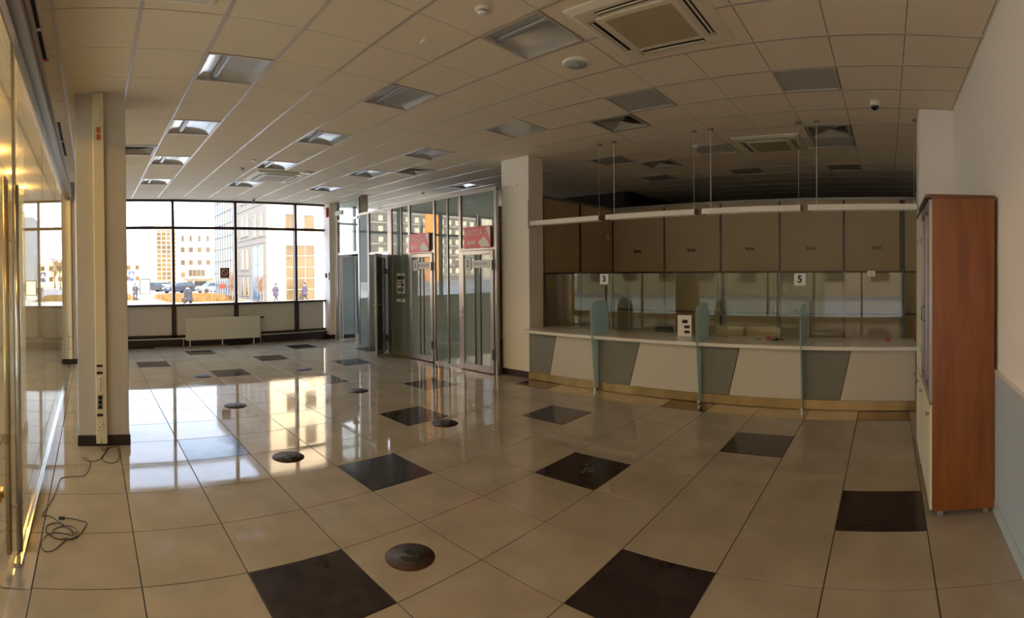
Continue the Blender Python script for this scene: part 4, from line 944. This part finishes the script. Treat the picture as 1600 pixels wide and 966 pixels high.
def bwindow(par, axis, c0, c1, z0, z1, plane, mt='bwin', nu=1, nv=1, out_=-1, fr='bfr', t=0.08):
    """window recessed in a facade: frame part with a pane sub-part; axis 'X' = face normal to Y (runs along X)"""
    f = MB(); g = 0.10
    def B(mb, a0, a1, z0_, z1_, d0, d1):
        if axis == 'X': mb.box(a0, a1, plane + d0, plane + d1, z0_, z1_)
        else: mb.box(plane + d0, plane + d1, a0, a1, z0_, z1_)
        return mb
    d0, d1 = (-0.10, 0.05)
    B(f, c0, c0 + t, z0, z1, d0, d1); B(f, c1 - t, c1, z0, z1, d0, d1); B(f, c0 + t, c1 - t, z1 - t, z1, d0, d1); B(f, c0 + t, c1 - t, z0, z0 + t, d0, d1)
    for k in range(1, nu): a = c0 + (c1 - c0) * k / nu; B(f, a - t / 2, a + t / 2, z0 + t, z1 - t, d0 + 0.01, d1)
    for k in range(1, nv): a = z0 + (z1 - z0) * k / nv; B(f, c0 + t, c1 - t, a - t / 2, a + t / 2, d0 + 0.012, d1)
    w_ = part('window', f, M[fr], par)
    part('pane', B(MB(), c0 + t / 2, c1 - t / 2, z0 + t / 2, z1 - t / 2, -0.05, -0.02), M[mt], w_)

# nearer building on the right: stone side facing -X, white front facing -Y, glass curtain corner beyond
FX, FY = 15.0, 39.6
b2 = thing('office_building', 'near pale stone office building with a sunlit white front and blue glass bay', 'building', (FX, FY, GZ))
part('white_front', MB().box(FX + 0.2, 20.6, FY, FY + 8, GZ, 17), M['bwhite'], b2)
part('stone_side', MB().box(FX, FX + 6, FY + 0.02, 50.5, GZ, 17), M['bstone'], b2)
part('blue_corner', MB().box(20.6, 21.0, FY + 0.3, FY + 8, GZ, 17).box(21.0, 34, FY + 2.0, FY + 9, GZ, 17), mat('facade_pale_blue', (0.50, 0.55, 0.62), 0.4), b2)
part('glass_bay', MB().box(FX + 0.05, FX + 6, 50.5, 58.4, GZ, 17), M['bwinb'], b2, 'blue glass curtain wall')
for z in [GZ + 1.4 * k for k in range(1, 13)]: part('bay_rail', MB().box(FX - 0.03, FX + 0.05, 50.5, 58.4, z - 0.04, z + 0.04), M['bfr'], b2)
for k in range(8): y = 50.6 + k * 1.1; part('bay_mullion', MB().box(FX - 0.03, FX + 0.05, y - 0.04, y + 0.04, GZ, 17), M['bfr'], b2)
# raised string courses across the stone side
for z in (1.6, 4.55, 5.1, 8.1, 11.4): part('string_course', MB().box(FX - 0.04, FX, FY + 0.02, 50.5, z, z + 0.10), M['bstone'], b2)
for (za, zb) in ((-0.4, 1.4), (2.2, 4.2), (5.5, 7.6), (8.8, 10.9), (12.0, 14.0)):
    for (ya, yb) in ((44.8, 45.7), (46.3, 47.2), (48.6, 49.4)):
        bwindow(b2, 'Y', ya, yb, za, zb, FX, 'bwinb' if za > 4 else 'bwin', 1, 1)
    if za > 5:
        for (ya, yb) in ((40.6, 41.4), (42.4, 43.2)): bwindow(b2, 'Y', ya, yb, za - 0.3, zb - 0.3, FX, 'bwinb')
bwindow(b2, 'Y', 40.4, 43.6, GZ + 0.1, 4.4, FX, 'bwinb', 2, 3)
bwindow(b2, 'X', 16.75, 17.9, 5.6, 7.15, FY, 'bwing', 1, 1); bwindow(b2, 'X', 18.6, 19.7, 5.55, 7.1, FY, 'bwing', 1, 1)
bwindow(b2, 'X', 16.75, 19.7, GZ + 0.1, 4.35, FY, 'bwing', 3, 5)
for (za, zb) in ((9.0, 10.6), (12.2, 13.8)):
    bwindow(b2, 'X', 16.75, 17.9, za, zb, FY, 'bwing'); bwindow(b2, 'X', 18.6, 19.7, za, zb, FY, 'bwing')

# far white building with gold glass tower
b1 = thing('far_office_building', 'far white office building with a gold glass tower and entrance canopy', 'building', (20, 105, GZ))
part('white_block', MB().box(18.3, 34, 105, 118, GZ, 11.6), M['bwhite'], b1)
part('parapet', MB().box(18.3, 34, 105.0, 105.3, 11.6, 12.0), M['bwhite'], b1)
part('tower', MB().box(13.3, 18.3, 105.0, 116, GZ, 15.8), M['bwhite'], b1)
part('tower_side', MB().box(11.2, 13.3, 105.6, 116, GZ, 14.6), mat('pale_bay', (0.16, 0.20, 0.25), 0.5), b1, 'pale side bay')
gt = MB().box(13.7, 17.9, 104.92, 105.0, GZ + 0.6, 11.5); tg = part('gold_glazing', gt, M['bwing'], b1, 'gold reflecting glass')
for k in range(14): z = GZ + 0.6 + k * 0.94; part('glazing_rail', MB().box(13.7, 17.9, 104.84, 104.92, z - 0.05, z + 0.05), M['bwhite'], tg)
for k in range(5): x = 13.7 + k * 1.05; part('glazing_mullion', MB().box(x - 0.05, x + 0.05, 104.84, 104.92, GZ + 0.6, 11.5), M['bwhite'], tg)
for zc, n_ in ((9.6, 0), (7.2, 1), (4.5, 2), (1.9, 3)):
    for k, xc in enumerate((19.4, 21.2, 23.1, 25.0, 26.9, 28.8, 30.7)):
        if n_ == 0: bwindow(b1, 'X', xc - 0.3, xc + 0.3, zc - 0.6, zc + 0.7, 105.0, 'bwin', 1, 1, t=0.05)
        elif n_ == 3 and k in (1, 2, 3): continue
        else: bwindow(b1, 'X', xc - 0.5, xc + 0.5, zc - 0.55, zc + 0.6, 105.0, 'bwin' if (k + n_) % 3 else 'bwing', 1, 1, t=0.05)
bwindow(b1, 'X', 20.6, 24.3, 1.5, 3.0, 105.0, 'bwin', 4, 1, t=0.08)
bwindow(b1, 'X', 20.4, 24.6, GZ + 0.1, 0.4, 105.0, 'bwin', 5, 1, t=0.08)
cn = part('canopy', MB().box(19.4, 26.6, 102.0, 105.0, 0.95, 1.25), M['bstone'], b1)
for x in (19.7, 21.2, 25.0, 26.3): part('canopy_pillar', MB().cyl((x, 102.4, GZ), (x, 102.4, 0.95), 0.22, n=12), M['bstone'], cn)

b3 = thing('low_building', 'low pale building behind bare trees at the far left of the window', 'building', (6.5, 130, GZ))
part('block', MB().box(5.5, 13.5, 130, 140, GZ, 5.6), M['bwhite'], b3)
for k in range(3):
    for z in (0.6, 3.4): bwindow(b3, 'X', 6.6 + k * 2.3, 7.7 + k * 2.3, z, z + 1.2, 130.0, 'bwing', t=0.06)

# apartment tower and blocks seen as reflections in the cash office glass
def tower(name, label, cx, cy_, w_, d_, h_, mt, strip, floors):
    t = thing(name, label, 'building', (cx, cy_, GZ))
    part('walls', MB().box(cx - w_ / 2, cx + w_ / 2, cy_, cy_ + d_, GZ, h_), M[mt], t)
    if strip: part('orange_strip', MB().box(cx - 3.2, cx + 2.2, cy_ - 0.3, cy_, GZ, h_), M['towero'], t)
    wn, fr = MB(), MB(); n = int(w_ / 3.2)
    for f_ in range(floors):
        for k in range(n):
            x = cx - w_ / 2 + 1.6 + k * 3.2; z = 1.5 + f_ * (h_ - 2) / floors
            wn.box(x - 0.75, x + 0.75, cy_ - 0.06, cy_ + 0.02, z, z + 1.5)
        fr.box(cx - w_ / 2, cx + w_ / 2, cy_ - 0.12, cy_, 0.9 + f_ * (h_ - 2) / floors, 1.15 + f_ * (h_ - 2) / floors)
    part('windows', wn, M['twin'], t, kind='stuff'); part('floor_bands', fr, M['towerw'], t, kind='stuff')
tower('apartment_tower', 'tall grey apartment tower with an orange strip beyond the street', -84, 118, 44, 18, 62, 'tower', True, 20)
tower('apartment_tower', 'long pale apartment block left of the grey tower', -150, 150, 60, 18, 40, 'towerw', False, 13)

bs = thing('warm_bounce_building', 'long beige building added out of view to warm the light and the counter screen reflections', 'building', (-34, -6, GZ))  # unseen building, added for warm bounce light and tan screen reflections
part('walls', MB().box(-50, -34, -48, 30, GZ, 12.6), mat('facade_beige', (0.72, 0.50, 0.28), 0.8), bs)
for f_ in range(4):
    for k in range(18): y = -45 + k * 4.2; bwindow(bs, 'Y', y, y + 1.8, 0.6 + f_ * 3.2, 2.3 + f_ * 3.2, -33.92, 'bwin', 1, 1, t=0.1)
# bare trees
def tree(x, y, h_, label, seed, mt='twig'):
    rnd = random.Random(seed)
    t = thing('bare_tree', label, 'tree', (x, y, GZ))
    part('trunk', MB().cyl((x, y, GZ), (x + 0.1, y, GZ + h_ * 0.4), 0.09 * h_ / 4, 0.05 * h_ / 4, n=8), M['bark'], t)
    mb = MB()
    for k in range(60):
        z0 = GZ + h_ * rnd.uniform(0.25, 0.75); a = rnd.uniform(0, 2 * PI); l_ = h_ * rnd.uniform(0.15, 0.4)
        p0 = Vector((x + 0.05, y, z0)); p1 = p0 + Vector((math.cos(a) * l_ * 0.6, math.sin(a) * l_ * 0.6, l_ * 0.7)); mb.cyl(p0, p1, 0.022 * h_ / 4, 0.008, n=4, cap=False)
        for q in range(6):
            s_ = p0.lerp(p1, rnd.uniform(.3, 1)); e_ = s_ + Vector((rnd.uniform(-.35, .35), rnd.uniform(-.35, .35), rnd.uniform(.1, .6))) * h_ / 4; mb.cyl(s_, e_, 0.010 * h_ / 4, 0.004, n=3, cap=False)
    part('branches', mb, M[mt], t, kind='stuff')
tree(5.2, 100, 7.5, 'bare brown tree at the far left of the street window', 1)
tree(7.2, 112, 8.0, 'bare brown tree before the low pale building', 2)
tree(3.4, 120, 7.0, 'smaller bare tree furthest to the left in the street window', 3)
tree(12.6, 42.5, 3.0, 'thin bare sapling before the stone side of the near building', 4)
tree(14.0, 38.6, 2.6, 'thin bare sapling at the corner of the white front', 6)

# cars
def car(x, y, ang, mt, label):
    c = thing('parked_car', label, 'car', (x, y, GZ), ang, group='cars parked across the street')
    prof = [(-2.15, 0.35), (-2.2, 0.75), (-1.95, 0.95), (-1.0, 1.02), (2.0, 1.0), (2.15, 0.75), (2.12, 0.35)]
    local('body', MB().prism(prof, -0.85, 0.85, 'Y'), M[mt], c)
    local('cabin', MB().add([(-1.25, -0.78, 1.0), (1.7, -0.78, 1.0), (1.7, 0.78, 1.0), (-1.25, 0.78, 1.0), (-0.55, -0.62, 1.45), (1.25, -0.62, 1.45), (1.25, 0.62, 1.45), (-0.55, 0.62, 1.45)], [(0, 1, 5, 4), (1, 2, 6, 5), (2, 3, 7, 6), (3, 0, 4, 7)]), M['carg'], c)
    local('roof', MB().bev(-0.58, 1.28, -0.65, 0.65, 1.43, 1.49, 0.02), M[mt], c)
    for sx in (-1.35, 1.35):
        for sy in (-0.8, 0.8): local('wheel', MB().cyl((sx, sy - 0.1, 0.33), (sx, sy + 0.1, 0.33), 0.33, n=18), M['tyre'], c)
    for sy in (-0.6, 0.6): local('lamp', MB().bev(-2.22, -2.14, sy - 0.15, sy + 0.15, 0.66, 0.80, 0.01), M['white'], c)
car(11.9, 68, 0.5, 'card', 'dark car parked behind the left window mullion')
car(14.0, 75, 0.3, 'carr', 'grey car parked right of the left window mullion')
car(9.0, 76, 0.2, 'carr', 'grey car furthest left in the row across the street')
car(19.3, 72, 0.3, 'card', 'dark car parked beyond the silver one')
car(16.3, 66, 0.35, 'carw', 'silver estate car parked across the street')
car(11.7, 84, 0.0, 'carwh', 'white car before the gold glass tower')

# advertising light box and road sign
ad = thing('advertising_box', 'white street advertising light box in a dark frame', 'light box', (6.05, 57, GZ), 0.1)
local('frame', MB().bev(-0.65, -0.56, -0.1, 0.1, 0.35, 2.15, 0.01).bev(0.56, 0.65, -0.1, 0.1, 0.35, 2.15, 0.01).bev(-0.56, 0.56, -0.1, 0.1, 2.06, 2.15, 0.01).bev(-0.56, 0.56, -0.1, 0.1, 0.35, 0.44, 0.01), M['dark'], ad)
local('poster', MB().box(-0.56, 0.56, -0.06, 0.06, 0.44, 2.06), M['bwhite'], ad)
local('base', MB().bev(-0.5, 0.5, -0.12, 0.12, 0.0, 0.35, 0.02), M['bwhite'], ad)
rs = thing('road_sign', 'blue pedestrian crossing sign with a white triangle on a pole', 'sign', (3.75, 48, GZ))
part('pole', MB().cyl((3.75, 48, GZ), (3.75, 48, 2.25), 0.035, n=10), M['alu'], rs)
part('plate', MB().box(3.45, 4.05, 47.93, 47.96, 1.60, 2.20), M['signb'], rs)
part('triangle', MB().prism([(3.52, 1.66), (3.98, 1.66), (3.75, 2.12)], 47.922, 47.93, 'Y'), M['whitep'], rs)
part('lower_plate', MB().box(3.47, 4.03, 47.93, 47.96, 1.22, 1.52), M['signb'], rs)
sb_ = thing('red_sign_board', 'small red board on a post by the blue glass bay', 'sign', (14.2, 52, GZ))
part('post', MB().cyl((14.2, 52, GZ), (14.2, 52, 0.3), 0.03, n=8), M['alu'], sb_)
part('board', MB().bev(13.85, 14.55, 51.93, 51.97, 0.2, 0.7, 0.01), M['redd'], sb_)

# people: one continuous skinned body each
def person(x, y, face, coat_m, label, stride=0.22, h_=1.74, bag=False, wide=1.12):
    p = thing('person', label, 'person', (x, y, GZ), face)
    k = h_ / 1.74
    J = {'pelvis': (0, 0, .95, .145), 'waist': (0, 0, 1.10, .135), 'chest': (0.02, 0, 1.30, .165), 'neck0': (0.02, 0, 1.47, .075), 'neck': (0.03, 0, 1.53, .055),
         'head0': (0.04, 0, 1.60, .085), 'head1': (0.045, 0, 1.68, .090)}
    E_ = [('pelvis', 'waist'), ('waist', 'chest'), ('chest', 'neck0'), ('neck0', 'neck'), ('neck', 'head0'), ('head0', 'head1')]
    for s_, n_ in ((-1, 'r'), (1, 'l')):
        st_ = stride * s_
        J['hip' + n_] = (0, .10 * s_, .88, .115); J['knee' + n_] = (st_ * .55 + .04, .11 * s_, .50, .070); J['ankle' + n_] = (st_ - .03, .11 * s_, .10, .045); J['toe' + n_] = (st_ + .13, .12 * s_, .04, .040)
        J['sho' + n_] = (0, .19 * s_, 1.42, .075); J['elb' + n_] = (-st_ * .35 - .03, .25 * s_, 1.15, .052); J['wri' + n_] = (-st_ * .7 + .08, .24 * s_, .92, .036); J['hand' + n_] = (-st_ * .75 + .10, .23 * s_, .83, .036)
        E_ += [('pelvis', 'hip' + n_), ('hip' + n_, 'knee' + n_), ('knee' + n_, 'ankle' + n_), ('ankle' + n_, 'toe' + n_), ('neck0', 'sho' + n_), ('sho' + n_, 'elb' + n_), ('elb' + n_, 'wri' + n_), ('wri' + n_, 'hand' + n_)]
    names = list(J); me = bpy.data.meshes.new('body')
    me.from_pydata([(J[n][0] * k, J[n][1] * k, J[n][2] * k) for n in names], [(names.index(a), names.index(b)) for a, b in E_], [])
    o = link('body', me, None, p)
    md = o.modifiers.new('skin', 'SKIN')
    for i, n in enumerate(names): me.skin_vertices[0].data[i].radius = (J[n][3] * k, J[n][3] * k)
    me.skin_vertices[0].data[0].use_root = True
    o.modifiers.new('sub', 'SUBSURF').levels = 1
    dg = bpy.context.evaluated_depsgraph_get(); m2 = bpy.data.meshes.new_from_object(o.evaluated_get(dg)); o.modifiers.clear(); o.data = m2
    for mm in (M['trous'], coat_m, M['skin']): m2.materials.append(mm)
    for pl_ in m2.polygons:
        c = pl_.center; z = c.z / k
        pl_.material_index = 2 if z > 1.50 or (z < 0.90 and abs(c.y) > 0.19 * k and z > 0.7) else (1 if z > 0.86 else 0)
        pl_.use_smooth = True
    local('coat', MB().lathe((0, 0, 0), [(0.235 * k, 0.66 * k), (0.225 * k, 0.78 * k), (0.195 * k, 1.02 * k), (0.205 * k, 1.22 * k), (0.20 * k, 1.38 * k), (0.11 * k, 1.49 * k)], 18), coat_m, p)
    local('hair', MB().lathe((0.02 * k, 0, 0), [(0.085 * k, 1.60 * k), (0.108 * k, 1.66 * k), (0.10 * k, 1.73 * k), (0.06 * k, 1.775 * k), (0.01, 1.785 * k)], 16), M['hair'], p)
    local('nose', MB().bev(0.125 * k, 0.150 * k, -0.012 * k, 0.012 * k, 1.62 * k, 1.66 * k, 0.004), M['skin'], p)
    if bag: local('bag', MB().bev(-0.1, 0.15, 0.26, 0.34, 0.62, 0.90, 0.02), M['hair'], p)
    p.scale = (wide, wide, 1)
    return p
person(6.55, 32.6, 2.2, M['coatn'], 'person in a dark bulky coat walking on the forecourt', 0.2, 1.80, True, 1.4)
person(4.15, 48.6, -1.2, M['coatg'], 'person in a grey coat standing near the road sign', 0.1)
person(15.0, 37.4, 0.3, M['coatp'], 'person in a mauve jacket walking before the white front', 0.3, 1.72)
person(17.9, 37.8, 3.0, M['coatp'], 'person in a bluish jacket passing the tall gold window', 0.25, 1.72)
